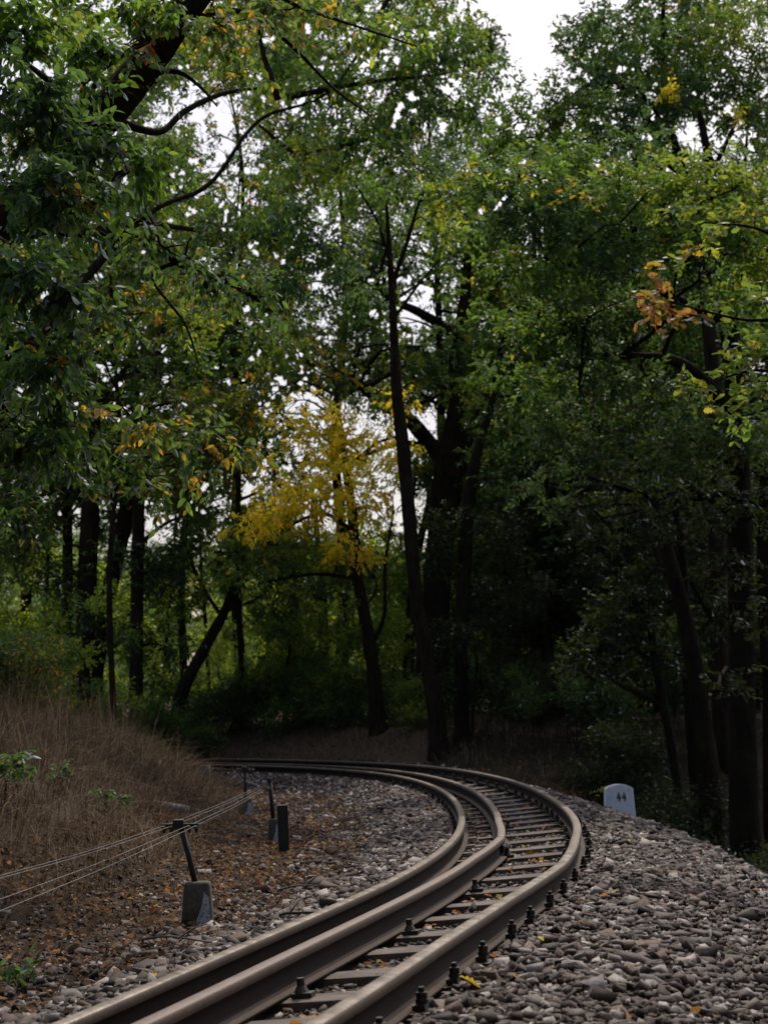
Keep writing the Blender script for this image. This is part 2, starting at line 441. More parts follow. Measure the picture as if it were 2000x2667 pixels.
sleepers = []
for k, s in enumerate(sl):
    r = proto if k == 0 else copy_tree(proto)
    x, y, a = path(s, 0.0); tilt = math.asin(CANT / .81)
    r.location = (x, y, float(zr(s))); r.rotation_euler = (random.gauss(0, .004), -tilt, a + random.gauss(0, .012))
    r['group'] = 'wooden sleepers under the curved track'
    if k < 2: r['label'] = 'weathered wooden sleeper under the rails at the bottom edge of the photo'
    elif k < 12: r['label'] = '%s whole wooden sleeper up from the bottom edge, between check rail and outer rail' % ords[k - 2]
    else: r['label'] = 'grey wooden sleeper in the close row seen beyond the check rail joint'
    sleepers.append((s, r))
for k, (s, r) in enumerate(sleepers):
    if k in (0, 3, 6, 9, 12, 16, 20): guard_bolt(r)

# ------------------------------------------------------------------ ballast
def hulls(n, seed, flat=.5):
    R = random.Random(seed); out = []
    for k in range(n):
        bm = bmesh.new(); sk = R.uniform(-.3, .3); sk2 = R.uniform(-.3, .3); yw = R.uniform(.6, .95)
        for q in range(R.choice((8, 9, 10, 11))):
            v = Vector(((q & 1) * 2 - 1, (q >> 1 & 1) * 2 - 1, (q >> 2 & 1) * 2 - 1)) if q < 8 else Vector((R.uniform(-1, 1), R.uniform(-1, 1), R.uniform(-1, 1))) * 1.2
            v = v + Vector((R.uniform(-.42, .42), R.uniform(-.42, .42), R.uniform(-.42, .42))) + Vector((v.z * sk, v.z * sk2, 0))
            bm.verts.new((v.x * .72, v.y * yw * .84, v.z * flat * .82))
        res = bmesh.ops.convex_hull(bm, input=bm.verts[:])
        bmesh.ops.delete(bm, geom=[e for e in res['geom_interior'] if isinstance(e, bmesh.types.BMVert)], context='VERTS')
        bmesh.ops.triangulate(bm, faces=bm.faces[:])
        bm.verts.index_update()
        out.append((np.array([v.co[:] for v in bm.verts]), np.array([[v.index for v in f.verts] for f in bm.faces]))); bm.free()
    return out
def rotm(n, tilt=.36):
    a = rng.uniform(0, 2 * PI, n); b = rng.normal(0, tilt, n); c = rng.normal(0, tilt, n)
    ca, sa, cb, sb, cc, sc = np.cos(a), np.sin(a), np.cos(b), np.sin(b), np.cos(c), np.sin(c); z = np.zeros(n); o = np.ones(n)
    A_ = np.stack([ca, -sa, z, sa, ca, z, z, z, o], 1).reshape(-1, 3, 3)
    B_ = np.stack([o, z, z, z, cb, -sb, z, sb, cb], 1).reshape(-1, 3, 3)
    C_ = np.stack([cc, z, sc, z, o, z, -sc, z, cc], 1).reshape(-1, 3, 3)
    return B_ @ C_ @ A_
def scatter_stones(zones):
    P = []; Sz = []
    for (s0, s1, t0, t1, dens, size, lift) in zones:
        n = int((s1 - s0) * (t1 - t0) * dens * 1.5); s = rng.uniform(s0, s1, n); t = rng.uniform(t0, t1, n)
        keep = (abs(t) > .055) & (abs(t - TI) > .055) & (abs(t - TG_) > .055)
        s, t = s[keep], t[keep]; x, y, a = path(s, t); z = Hst(x, y, s, t) + lift * rng.uniform(-.3, 1, len(s))
        r = size * .60 * np.exp(rng.normal(0, .36, len(s))); P.append(np.stack([x, y, z], 1)); Sz.append(r)
    P = np.concatenate(P); Sz = np.concatenate(Sz); n = len(P)
    T = hulls(26, 3); w = rng.integers(0, len(T), n); R = rotm(n); V = []; Fc = []; C = []; off = 0
    pal = np.array([(.105, .073, .062), (.062, .043, .035), (.175, .136, .120), (.48, .43, .40), (.150, .090, .060), (.036, .026, .021)])
    ci = rng.choice(6, n, p=[.22, .20, .17, .17, .07, .17]); cc = pal[ci] * .66 * rng.uniform(.7, 1.3, (n, 1)) * rng.uniform(.96, 1.04, (n, 3))
    for k, (v, f) in enumerate(T):
        m = np.where(w == k)[0]; sc = Sz[m][:, None] * rng.uniform(.8, 1.2, (len(m), 3))
        vv = np.einsum('nij,nvj->nvi', R[m], v[None] * sc[:, None]) + P[m][:, None]
        V.append(vv.reshape(-1, 3)); Fc.append((f[None] + (np.arange(len(m)) * len(v))[:, None, None] + off).reshape(-1, 3)); off += len(m) * len(v)
        C.append(np.repeat(cc[m], len(v), 0))
    return np.concatenate(V), np.concatenate(Fc), np.concatenate(C)
zones = [(-1, 9, .07, .16, 1400, .022, .035), (-1, 9, .06, 1.7, 950, .030, .02), (9, 20, .06, 1.7, 600, .032, .02), (20, 27, .06, 1.2, 200, .03, .02),
         (-1, 20, 1.5, 2.7, 480, .033, .02), (-1, 30, -.78, -.06, 620, .020, .006), (-1, 30, -3.3, -1.7, 160, .016, .01),
         (-1, 14, -1.55, -.86, 700, .032, .02), (14, 30, -1.7, -.86, 480, .030, .02), (-1, 14, -2.1, -1.5, 220, .034, .02),
         (14, 26, -2.6, -1.6, 220, .030, .015), (-1, 30, -3.2, -1.9, 45, .030, .01), (-1, 9, .15, 1.6, 26, .044, .02), (9, 20, .15, 1.9, 12, .044, .02), (-1, 12, -1.9, -.95, 20, .042, .02)]
V, Fc, C = scatter_stones(zones)
o = npmesh('ballast', V, Fc, M_STONE, col=C); tag(o, 'loose crushed stone ballast around the rails', None, None, 'stuff')

# ------------------------------------------------------------------ leaves
def leaf_shape(kind):
    """outline of half a leaf as (x along, y half width) -> verts, faces; folded along the midrib"""
    if kind == 'rhomb': return np.array([(0, 0, 0), (.45, .26, .05), (1, 0, -.05), (.45, -.26, .05)]), np.array([[0, 3, 2, 1]])
    if kind == 'fold':
        v = [(0, 0, 0), (.55, 0, -.03), (1, 0, -.10), (.3, .20, .05), (.72, .16, .03), (.3, -.20, .05), (.72, -.16, .03)]
        return np.array(v), np.array([[0, 1, 4, 3], [1, 2, 2, 4], [0, 5, 6, 1], [1, 6, 2, 2]])
    if kind == 'lance':
        xs = [.0, .25, .55, .8, 1.0]; w = [0, .19, .22, .12, 0]
    if kind == 'oak':
        xs = [0, .16, .27, .38, .48, .60, .70, .82, .92, 1.0]; w = [0, .12, .09, .25, .15, .30, .18, .22, .12, 0]
    m = [(x, 0, -.10 * x * x) for x in xs]; up = [(x, ww, -.10 * x * x + .25 * ww) for x, ww in zip(xs, w)]; dn = [(a, -b, c) for a, b, c in up]
    n = len(xs); v = np.array(m + up + dn); f = []
    for i in range(n - 1):
        f.append([i, i + 1, n + i + 1, n + i]); f.append([i, 2 * n + i, 2 * n + i + 1, i + 1])
    return v, np.array(f)
def fixq(f):
    return f
def nrm(v): return v / (np.linalg.norm(v, axis=-1, keepdims=True) + 1e-9)
PAL = {
 'shade': [((.014, .018, .007), 6), ((.022, .028, .009), 3), ((.045, .045, .012), .6)],  # greens darkened to carry the shade of the right-hand wood
 'glow': [((.17, .22, .035), 5), ((.24, .26, .04), 3), ((.10, .16, .03), 2)],  # greens brightened to look backlit where little sun reaches
 'dark': [((0.025, 0.047, 0.018), 5), ((0.036, 0.061, 0.024), 4), ((0.059, 0.055, 0.019), 1)],
 'blue': [((.030, .056, .032), 5), ((.040, .072, .036), 4), ((.058, .086, .035), 1.2), ((.26, .16, .04), .08)],
 'green': [((0.041, 0.078, 0.024), 5), ((0.059, 0.102, 0.026), 4), ((0.091, 0.130, 0.030), 2), ((0.280, 0.180, 0.030), .15)],
 'lime': [((0.091, 0.139, 0.030), 5), ((0.165, 0.166, 0.026), 3), ((0.055, 0.092, 0.026), 3), ((0.300, 0.220, 0.040), .4)],
 'mixed': [((0.050, 0.078, 0.026), 6), ((0.095, 0.117, 0.026), 3), ((0.340, 0.200, 0.035), 1.2), ((0.300, 0.110, 0.030), .5)],
 'yellow': [((.62, .46, .035), 4), ((.74, .48, .035), 3.5), ((.34, .35, .035), 3), ((.66, .32, .035), 1.2)],
 'orange': [((.22, .08, .035), 5), ((.16, .06, .028), 3), ((.16, .10, .04), 2)],
 'hang': [((.045, .072, .032), 8), ((.075, .10, .03), 4), ((.30, .17, .04), 1.3), ((.24, .11, .035), .5)],
}
GAPS = []
def gap(u, v, ru, rv, k): q = .9 if u > 620 else .85 if v < 480 else .68; GAPS.append((u, v, ru * q, rv * q, k * (.96 if k < .95 else 1)))
def cull(P, frac=1.0):
    u, v = proj(P); keep = np.ones(len(P), bool); pr = np.zeros(len(P))
    wob = 1 + .35 * np.sin(u * .045 + v * .03) + .3 * np.sin(u * .11 - v * .09 + 1) + .25 * np.sin(v * .16 + u * .02)
    for (a, b, ru, rv, k) in GAPS:
        d = ((u - a) / ru) ** 2 + ((v - b) / rv) ** 2
        pr = np.maximum(pr, k * np.clip((1.25 - d * wob) * 2.0, 0, 1))
    return rng.random(len(P)) > pr * frac
HOLES = np.zeros((2300, 1760), bool)
def flecks(u, v, ru, rv, n, r0=5, r1=12):
    R = np.random.default_rng(int(u * 7 + v))
    for q in range(n):
        a = R.uniform(0, 2 * PI); d = R.random() ** .5; x = u + math.cos(a) * d * ru; y = v + math.sin(a) * d * rv; r = R.uniform(r0, r1)
        for w in range(3):
            cx_, cy_ = x + R.normal(0, r * .9), y + R.normal(0, r * .9); rr = r * R.uniform(.5, 1)
            x0, x1, y0, y1 = int(cx_ - rr), int(cx_ + rr) + 1, int(cy_ - rr), int(cy_ + rr) + 1
            if x0 < 0 or y0 < 0 or x1 >= 1759 or y1 >= 2299: continue
            yy, xx = np.ogrid[y0:y1, x0:x1]; HOLES[y0:y1, x0:x1] |= (xx - cx_) ** 2 + (yy - cy_) ** 2 < rr * rr
def holed(P):
    u, v = proj(P); ok = (u > 0) & (u < 1759) & (v > 0) & (v < 2299)
    return ok & HOLES[np.clip(v, 0, 2299).astype(int), np.clip(u, 0, 1759).astype(int)]
def leaves(blobs, kind, size, k=10, spray=.45, droop=.15, culling=1.0, flat=.55):
    """blobs: (centre, radius or (rx,ry,rz), tau, palette). Returns V, F, C and spray axes"""
    tv, tf = leaf_shape(kind); area = {'rhomb': .26, 'fold': .30, 'lance': .24, 'oak': .34}[kind] * size * size
    CT = []; AX = []; CL = []; OUT = []
    for (c, r, tau, pal) in blobs:
        r = np.array([r, r, r * .8]) if np.isscalar(r) else np.array(r)
        n = int(tau * PI * r[0] * r[2] / (area * .5) / k) + 1
        d = nrm(rng.normal(0, 1, (n, 3))); q = rng.random(n) ** .42
        # lumpy shell
        lump = 1 + .22 * np.sin(d[:, 0] * 5 + c[0] * 3) * np.cos(d[:, 2] * 6 + c[2] * 2) + .15 * np.sin(d[:, 1] * 7 + c[1])
        p = c + d * r * (q * lump)[:, None]
        ok = cull(p, culling) if culling else np.ones(n, bool)
        p, d = p[ok], d[ok]; n = len(p)
        if n == 0: continue
        ax = nrm(d * .8 + rng.normal(0, .55, (n, 3)) + np.array([0, 0, -droop]))
        cols = np.array([x[0] for x in PAL[pal]]); w = np.array([x[1] for x in PAL[pal]], float); w /= w.sum()
        base = rng.choice(len(w), n, p=w)
        ci = np.where(rng.random((n, k)) < .55, base[:, None], rng.choice(len(w), (n, k), p=w))
        cc = cols[ci] * rng.uniform(.75, 1.3, (n, 1, 1)) * rng.uniform(.8, 1.2, (n, k, 1))
        CT.append(p); AX.append(ax); CL.append(cc)
    if not CT: return None
    p = np.concatenate(CT); ax = np.concatenate(AX); cc = np.concatenate(CL); n = len(p)
    up = np.array([0, 0, 1.]); side = nrm(np.cross(ax, up) + 1e-4)
    t = (np.arange(k) + .5) / k; sg = np.where(np.arange(k) % 2 == 0, 1., -1.)
    L = spray * size / .08 * rng.uniform(.7, 1.3, n)
    base = p[:, None] + ax[:, None] * ((t - .5)[None, :, None] * L[:, None, None]) + rng.normal(0, size * .18, (n, k, 3))
    dr = nrm(ax[:, None] * .6 + side[:, None] * sg[None, :, None] * .75 + rng.normal(0, .38, (n, k, 3)) + np.array([0, 0, -droop * 1.5]))
    nm = nrm(up * flat + rng.normal(0, .45, (n, k, 3)) + dr * .05)
    y = nrm(np.cross(nm, dr)); z = np.cross(dr, y)
    R = np.stack([dr, y, z], -1).reshape(-1, 3, 3)
    s = (size * rng.uniform(.65, 1.25, (n, k))).reshape(-1, 1, 1)
    if culling:
        mid_ = base.reshape(-1, 3) + R[:, :, 0] * s[:, 0] * .5; ok = ~holed(mid_); R = R[ok]; s = s[ok]; base = base.reshape(-1, 3)[ok]; cc = cc.reshape(-1, 3)[ok]
    V = base.reshape(-1, 1, 3) + s * np.einsum('nij,vj->nvi', R, tv)
    m = len(R); Fc = (tf[None] + (np.arange(m) * len(tv))[:, None, None]).reshape(-1, tf.shape[1])
    return V.reshape(-1, 3).astype(np.float32), Fc, np.repeat(cc.reshape(-1, 3), len(tv), 0).astype(np.float32), (p, ax, L)
def clean_faces(kind, Fc):
    if kind == 'fold':           # triangles were written as quads with a doubled corner
        tri = (Fc[:, 2] == Fc[:, 3]); tri2 = (Fc[:, 1] == Fc[:, 2])
        a = Fc[~tri & ~tri2]; b = Fc[tri][:, :3]; c = Fc[tri2][:, [0, 1, 3]]
        return [x for x in (a, b, c) if len(x)]
    if kind in ('lance', 'oak'):
        return [Fc]
    return [Fc]
def add_crown(root, sets, mat, loc):
    """sets: list of (blobs, kind, size, kwargs); joined into one crown mesh"""
    Vs = []; Fs = []; Cs = []; off = 0; tw = []
    for (bl, kind, size, kw) in sets:
        r = leaves(bl, kind, size, **kw)
        if r is None: continue
        V, Fc, C, sp = r; fl = clean_faces(kind, Fc + off); Vs.append(V); Fs += fl; Cs.append(C); off += len(V); tw.append(sp)
    if not Vs: return None
    o = npmesh('crown', np.concatenate(Vs) - np.asarray(loc, np.float32), Fs, mat, root, col=np.concatenate(Cs))
    return tw
def px2m(w, D): return w * K / F * D

def branch_to(tb, a, b, r0, r1, sag=.12, seg=5, n=7):
    """bent tapering branch from a to b"""
    a = np.asarray(a); b = np.asarray(b); L = np.linalg.norm(b - a)
    m1 = a + (b - a) * .35 + rng.normal(0, .09 * L, 3) + np.array([0, 0, sag * L]); m2 = a + (b - a) * .7 + rng.normal(0, .07 * L, 3) + np.array([0, 0, sag * .6 * L])
    P = spline([a, m1, m2, b], n); tb.add(P, np.linspace(r0, r1, n), seg, .05, cap=False); return P
def tree(name, label, stems, blobs, kind='fold', size=.092, mat=None, bark=None, group=None, loc=None, cat='tree', twigs=True, sag=.12, kw=None, sub=4, nseg=12, maxd=None):
    """stems: list of polylines [(point, radius), ...] - the first one is the trunk"""
    base = np.array(stems[0][0][0]) if loc is None else np.array(loc)
    root = thing(name, label, cat, tuple(base), group)
    tb = Tubes(); sk = []
    for q, stt in enumerate(stems):
        P = np.array([list(p) + [r] for p, r in stt]); n = max(6, int(len(P) * 5)); S = spline(P, n)
        if q == 0: S[0:2, 3] *= np.array([1.45, 1.15])
        tb.add(S[:, :3], np.maximum(S[:, 3], .004), nseg if S[0, 3] > .04 else 7, .07); sk.append(S)
        tb.build('trunk' if q == 0 else 'limb', bark or M_BARK, root, base); tb = Tubes()
    sk = np.concatenate(sk); br = Tubes(); whole = maxd is None and size != .11 and kw is not None and kw.get('culling', 1) or kw is None
    for (c, r, tau, pal) in blobs:
        if maxd and np.linalg.norm(sk[:, :3] - np.asarray(c), axis=1).min() > maxd: continue
        c = np.asarray(c); rr = r if np.isscalar(r) else float(np.mean(r))
        d = np.linalg.norm(sk[:, :3] - c, axis=1) + .8 * np.maximum(sk[:, 2] - c[2], 0)
        j = int(d.argmin()); a = sk[j, :3]; ra = min(sk[j, 3] * .6, .012 + .035 * rr + .008 * d[j])
        P = branch_to(br, a, c, ra, ra * .12, sag)
        if twigs:
            for q in range(sub):
                e = c + nrm(rng.normal(0, 1, 3)) * rr * rng.uniform(.6, .95); kx = rng.integers(3, len(P))
                P2 = branch_to(br, P[kx], e, ra * .4, .004, .05, 4, 5)
        if whole: br.build('branch', bark or M_BARK, root, base); br = Tubes()
    if br.V: br.build('branches', bark or M_BARK, root, base)
    k2 = dict(k=15, spray=.26); k2.update(kw or {})
    add_crown(root, [(blobs, kind, size, k2)], mat or M_LEAF, base)
    return root
def B(u, v, ru, D, tau=1.6, pal='green', rv=None, dd=None):
    """a leaf clump seen at (u, v) with radius ru on the notes, D metres away"""
    c = at(u, v, D); r = px2m(ru, D)
    return (c, (r, dd if dd else r, px2m(rv, D) if rv else r * .8), tau, pal)
def stem(pts, D):
    """[(u, v, width)], depth or list of depths -> stem points"""
    Ds = D if isinstance(D, (list, tuple)) else [D] * len(pts)
    return [(at(u, v, d), px2m(w, d) / 2) for (u, v, w), d in zip(pts, Ds)]
def rooted(pts, D):
    s = stem(pts, D); p, r = s[0]; p = p.copy(); p[2] = H1(p[0], p[1]) - .12
    q = s[1][0]
    if q[2] - p[2] < .25: return [(p, r)] + s[1:]
    return [(p, r)] + s[1:] if abs(s[0][0][2] - p[2]) < .6 else [(p, r * 1.1)] + s

# ------------------------------------------------------------------ where the sky shows through
gap(1130, 40, 62, 110, 1.0); gap(1165, 90, 30, 40, .9)
gap(420, 235, 120, 55, .93); gap(520, 310, 60, 50, .9); gap(235, 225, 55, 40, .7); gap(550, 435, 45, 30, .8); gap(480, 390, 70, 60, .75); gap(420, 300, 50, 40, .7)
gap(1500, 300, 45, 32, .9); gap(800, 130, 60, 30, .5); gap(720, 90, 60, 40, .35)
gap(250, 790, 70, 26, .85); gap(120, 840, 110, 26, .6); gap(350, 860, 70, 60, .5); gap(650, 880, 55, 30, .85); gap(590, 830, 60, 30, .5)
gap(500, 560, 90, 60, .45); gap(890, 660, 60, 50, .75); gap(880, 560, 40, 60, .6); gap(960, 720, 40, 40, .55); gap(1090, 760, 40, 50, .5)
gap(150, 1155, 60, 32, .85); gap(250, 1110, 130, 40, .6); gap(460, 1085, 70, 22, .8); gap(330, 1140, 25, 40, .7); gap(900, 1100, 60, 90, .65); gap(850, 1170, 60, 30, .5)
gap(1110, 1190, 110, 24, .55); gap(1230, 1195, 22, 18, .8); gap(1590, 320, 60, 50, .35); gap(300, 620, 90, 60, .25)
gap(1020, 1150, 26, 60, .5); gap(800, 300, 260, 200, .18); gap(200, 500, 60, 40, .3)

for (u, v, ru, rv, n) in [(400, 260, 210, 130, 60), (480, 400, 120, 110, 45), (300, 480, 200, 80, 30), (560, 560, 160, 130, 45), (200, 820, 240, 90, 80), (420, 860, 160, 110, 50), (640, 860, 120, 70, 45), (560, 780, 110, 60, 20),
    (750, 130, 260, 130, 60), (980, 250, 140, 110, 25), (880, 640, 110, 120, 50), (960, 720, 80, 70, 25), (1090, 780, 70, 90, 25), (160, 1140, 180, 60, 60), (420, 1090, 140, 50, 50), (620, 1050, 120, 60, 20), (900, 1100, 110, 110, 60), (850, 1250, 160, 90, 30),
    (1120, 1190, 150, 40, 45), (1300, 1190, 160, 60, 14), (1500, 300, 120, 90, 40), (1400, 130, 240, 130, 60), (1600, 320, 80, 90, 25), (1250, 250, 160, 100, 20), (1150, 420, 200, 120, 14), (100, 1350, 140, 110, 26), (480, 1330, 220, 110, 30), (720, 1350, 150, 110, 34), (1050, 620, 90, 90, 16), (1280, 1350, 200, 140, 16), (1130, 150, 60, 110, 30), (250, 620, 160, 90, 26), (60, 700, 80, 200, 14), (1450, 1250, 200, 200, 14)]:
    flecks(u, v, ru, rv, int(n * (.42 if max(ru, rv) <= 120 else .26)), 4, 10)
# ------------------------------------------------------------------ trees that stand out
# big oak behind the bend
st_oak = [rooted([(925, 1530, 92), (938, 1380, 62), (948, 1200, 60), (962, 1060, 66), (972, 985, 62), (985, 880, 34), (985, 770, 30), (1002, 660, 26), (1010, 560, 18), (1030, 420, 10)], 34),
          stem([(965, 1000, 40), (930, 960, 36), (880, 905, 30), (820, 870, 24), (760, 820, 18), (650, 775, 9)], [34, 34, 33.5, 33, 32.5, 32]),
          stem([(975, 1000, 34), (1020, 930, 28), (1052, 860, 22), (1085, 750, 16), (1110, 640, 9)], [34, 34, 34, 34.5, 35]),
          stem([(1005, 735, 24), (950, 700, 22), (900, 672, 20), (850, 650, 14), (790, 610, 8)], [34, 34, 33.5, 33, 32.6]),
          stem([(930, 965, 16), (860, 958, 13), (780, 985, 10), (690, 1005, 6)], [34, 33.6, 33, 32.5])]
tree('oak_tree', 'thick dark oak forking into heavy crooked limbs behind the bend, centre', st_oak,
     [B(700, 770, 80, 33, 1.5, 'mixed'), B(790, 700, 80, 33, 1.5, 'green'), B(830, 560, 70, 33.5, 1.2, 'dark'), B(760, 600, 90, 34, 1.6, 'blue'), B(900, 520, 90, 33, 1.2, 'green'),
      B(1000, 560, 90, 34, 1.5, 'green'), B(1080, 620, 90, 35, 1.5, 'mixed'), B(1120, 740, 80, 34, 1.4, 'green'), B(1030, 760, 70, 33, 1.1, 'dark'), B(930, 800, 60, 33, .9, 'green'),
      B(1060, 900, 70, 33, 1.3, 'lime'), B(850, 820, 60, 32.5, 1, 'mixed'), B(960, 430, 110, 35, 1.6, 'blue'), B(1060, 470, 90, 34, 1.5, 'green'), B(620, 740, 70, 32, 1.4, 'blue'), B(800, 450, 90, 34, 1.4, 'green'), B(985, 720, 60, 31, 1.0, 'green'), B(960, 620, 60, 31, .8, 'green'), B(1000, 850, 50, 31, .8, 'lime'), B(1060, 700, 60, 31, 1.0, 'green'), B(900, 760, 50, 31, .7, 'lime'), B(870, 600, 60, 31, .7, 'green'), B(1000, 480, 70, 31, 1, 'green'), B(1030, 980, 40, 31, .7, 'green')], bark=M_BARK)
# slender front tree
tree('slender_tree', 'slim leaning dark tree in front of the big oak, behind the outer rail',
     [rooted([(950, 1650, 42), (940, 1520, 38), (918, 1400, 34), (898, 1280, 30), (884, 1120, 30), (872, 980, 30), (858, 850, 25), (852, 740, 20), (846, 620, 16), (840, 530, 11), (835, 440, 6)], 28),
      stem([(846, 620, 12), (880, 520, 9), (905, 440, 6), (940, 380, 4)], 28), stem([(843, 570, 9), (815, 480, 6), (770, 400, 4)], [28, 27.8, 27.5]), stem([(850, 690, 8), (900, 620, 6), (950, 560, 4)], 28)],
     [B(840, 400, 80, 28, 1.0, 'green'), B(740, 380, 80, 27.5, 1.3, 'green'), B(920, 370, 80, 28, 1.2, 'blue'), B(960, 500, 60, 28.4, .8, 'lime'), B(760, 520, 60, 27.6, 1.0, 'lime')])
tree('slender_tree', 'straight slim trunk just right of the leaning one, behind the outer rail',
     [rooted([(1000, 1650, 34), (996, 1500, 31), (996, 1350, 30), (1004, 1200, 30), (1012, 1080, 29), (1030, 980, 22), (1060, 880, 16), (1085, 800, 10)], 28.6), stem([(1015, 1060, 14), (1060, 1030, 9), (1120, 1010, 5)], 28.6)],
     [B(1090, 800, 80, 28.6, 1.5, 'green'), B(1120, 940, 90, 28.6, 1.8, 'dark'), B(1080, 1040, 60, 28.4, 1.5, 'dark'), B(1170, 860, 90, 28.6, 1.6, 'green')])
# yellow tree
tree('yellow_leafed_tree', 'slightly bent tree carrying the bright yellow autumn leaves, left of the big oak',
     [rooted([(818, 1570, 36), (806, 1450, 30), (790, 1340, 27), (770, 1230, 24), (762, 1120, 22), (748, 1020, 18), (735, 920, 12), (720, 820, 8)], 31),
      stem([(765, 1150, 12), (700, 1110, 9), (620, 1140, 6), (560, 1190, 4)], [31, 30.6, 30.2, 30]), stem([(775, 1250, 10), (680, 1240, 7), (560, 1260, 4)], 30.6),
      stem([(748, 1020, 10), (810, 960, 8), (870, 940, 5)], 31), stem([(798, 1400, 12), (830, 1330, 9), (832, 1220, 7), (850, 1100, 5)], 31)],
     [B(680, 1080, 90, 30.5, 1.5, 'yellow', 60), B(600, 1130, 80, 30.2, 1.2, 'yellow', 55), B(560, 1200, 90, 30, 1.2, 'lime', 55), B(730, 1190, 60, 30, 1.0, 'yellow', 40), B(800, 1100, 70, 30.8, 1.0, 'yellow'),
      B(760, 960, 90, 31, 1.2, 'yellow'), B(680, 940, 80, 31, 1.1, 'yellow'), B(850, 900, 60, 31, .9, 'mixed'), B(580, 920, 70, 31.5, 1.1, 'lime'), B(500, 1170, 60, 30, .8, 'lime'), B(860, 1020, 50, 31.4, .9, 'yellow'), B(640, 1000, 60, 31, .8, 'mixed'), B(520, 990, 70, 32, 1.1, 'mixed'), B(640, 1060, 80, 29.4, 1.0, 'yellow', 50), B(740, 1060, 70, 29.6, 1.0, 'yellow', 50), B(820, 1020, 70, 29.8, .8, 'yellow'), B(560, 1130, 70, 29, .9, 'yellow', 45), B(860, 880, 50, 29.6, .7, 'yellow'), B(500, 1250, 60, 29.5, .8, 'lime', 40), B(620, 880, 60, 29.8, .7, 'yellow'), B(830, 1080, 50, 30, .8, 'yellow'), B(840, 960, 50, 30, .7, 'yellow'), B(700, 880, 60, 30, .8, 'yellow', 40), B(780, 1190, 50, 30, .8, 'yellow', 36), B(560, 1000, 60, 30, .7, 'yellow', 40), B(600, 780, 80, 31, 1.0, 'lime'), B(720, 800, 70, 31, .9, 'mixed'), B(700, 1000, 70, 30, .9, 'yellow'), B(830, 860, 60, 30.5, .8, 'lime'), B(640, 1180, 80, 30, .9, 'lime', 50), B(460, 900, 80, 31, 1.1, 'lime'), B(540, 860, 80, 31, 1.1, 'mixed'), B(880, 1150, 50, 30.5, .8, 'lime'), B(760, 1300, 60, 31, .7, 'lime', 40)], kw=dict(droop=.3))
# left middle group
tree('tall_oak', 'thick dark trunk of the left group, furthest left of the three',
     [rooted([(190, 1530, 50), (186, 1380, 44), (190, 1230, 42), (196, 1090, 42), (190, 960, 34), (180, 820, 24), (190, 680, 14)], 33), stem([(195, 1100, 20), (110, 1000, 14), (30, 960, 9)], 33), stem([(190, 900, 18), (270, 800, 11), (330, 740, 7)], 33)],
     [B(180, 700, 110, 33, 1.5, 'blue'), B(60, 940, 90, 33, 1.4, 'green'), B(110, 1060, 70, 33, 1.2, 'dark'), B(290, 760, 90, 33, 1.2, 'green'), B(40, 760, 110, 34, 1.6, 'green'), B(100, 600, 120, 34, 1.6, 'green'), B(130, 1250, 80, 33, 1.4, 'dark'), B(60, 1180, 80, 33, 1.3, 'dark'), B(230, 1330, 70, 32.5, 1.0, 'dark'), B(90, 1380, 80, 34, 1.0, 'lime'), B(60, 850, 110, 34, 1.3, 'mixed'), B(200, 950, 100, 34.5, 1.3, 'dark'), B(330, 930, 90, 34.5, 1.2, 'mixed'), B(130, 740, 100, 34, 1.2, 'green'), B(430, 830, 80, 34, 1.2, 'green'), B(20, 1060, 80, 33, 1.4, 'dark'), B(250, 600, 110, 34, 1.6, 'lime'), B(350, 640, 90, 33.5, 1.6, 'lime')])
tree('leaning_tree', 'dark tree leaning right with a clear slant, middle of the left group',
     [rooted([(205, 1480, 34), (222, 1360, 34), (245, 1240, 34), (268, 1140, 34), (290, 1010, 26), (320, 880, 16), (345, 760, 9)], 34.5)],
     [B(330, 820, 90, 34.5, 1.4, 'green'), B(400, 740, 100, 35, 1.8, 'lime'), B(260, 960, 70, 34.5, 1.2, 'dark'), B(400, 960, 80, 34.5, 1.5, 'mixed')])
tree('upright_tree', 'straight upright dark trunk, furthest right of the left group',
     [rooted([(294, 1510, 31), (295, 1400, 29), (297, 1280, 28), (300, 1160, 28), (302, 1060, 25), (310, 930, 18), (330, 800, 11), (360, 680, 7)], 31), stem([(298, 1180, 12), (360, 1130, 8), (420, 1110, 5)], 31)],
     [B(380, 700, 100, 32, 1.8, 'lime'), B(440, 640, 90, 32, 1.6, 'lime'), B(320, 1020, 80, 31, 1.4, 'mixed'), B(430, 1010, 80, 31, 1.4, 'hang'), B(480, 880, 80, 31.5, 1.4, 'mixed'), B(420, 1130, 60, 31, 1.3, 'green'), B(230, 1040, 60, 31, 1.1, 'dark'), B(500, 700, 80, 33, 1.5, 'green'), B(350, 1230, 70, 31, 1.2, 'dark'), B(250, 1200, 60, 30.6, 1.0, 'dark'), B(370, 1400, 60, 31, 1.0, 'dark')])
tree('leaning_tree', 'young tree leaning hard to the right above the dark cutting',
     [rooted([(385, 1530, 30), (410, 1460, 27), (448, 1390, 24), (490, 1310, 20), (515, 1240, 14), (545, 1160, 8)], 33), stem([(478, 1330, 9), (440, 1270, 8), (405, 1190, 6), (385, 1120, 4)], 33), stem([(488, 1320, 8), (560, 1290, 5), (620, 1230, 3)], 33)],
     [B(400, 1180, 70, 33, 1.5, 'green'), B(440, 1100, 70, 33, 1.2, 'green'), B(350, 1240, 70, 33, 1.5, 'dark'), B(540, 1160, 60, 33, 1.2, 'green'), B(500, 1230, 60, 33, 1.4, 'dark'), B(420, 1300, 60, 33, 1.2, 'green'), B(600, 1300, 70, 33, 1.3, 'dark')])
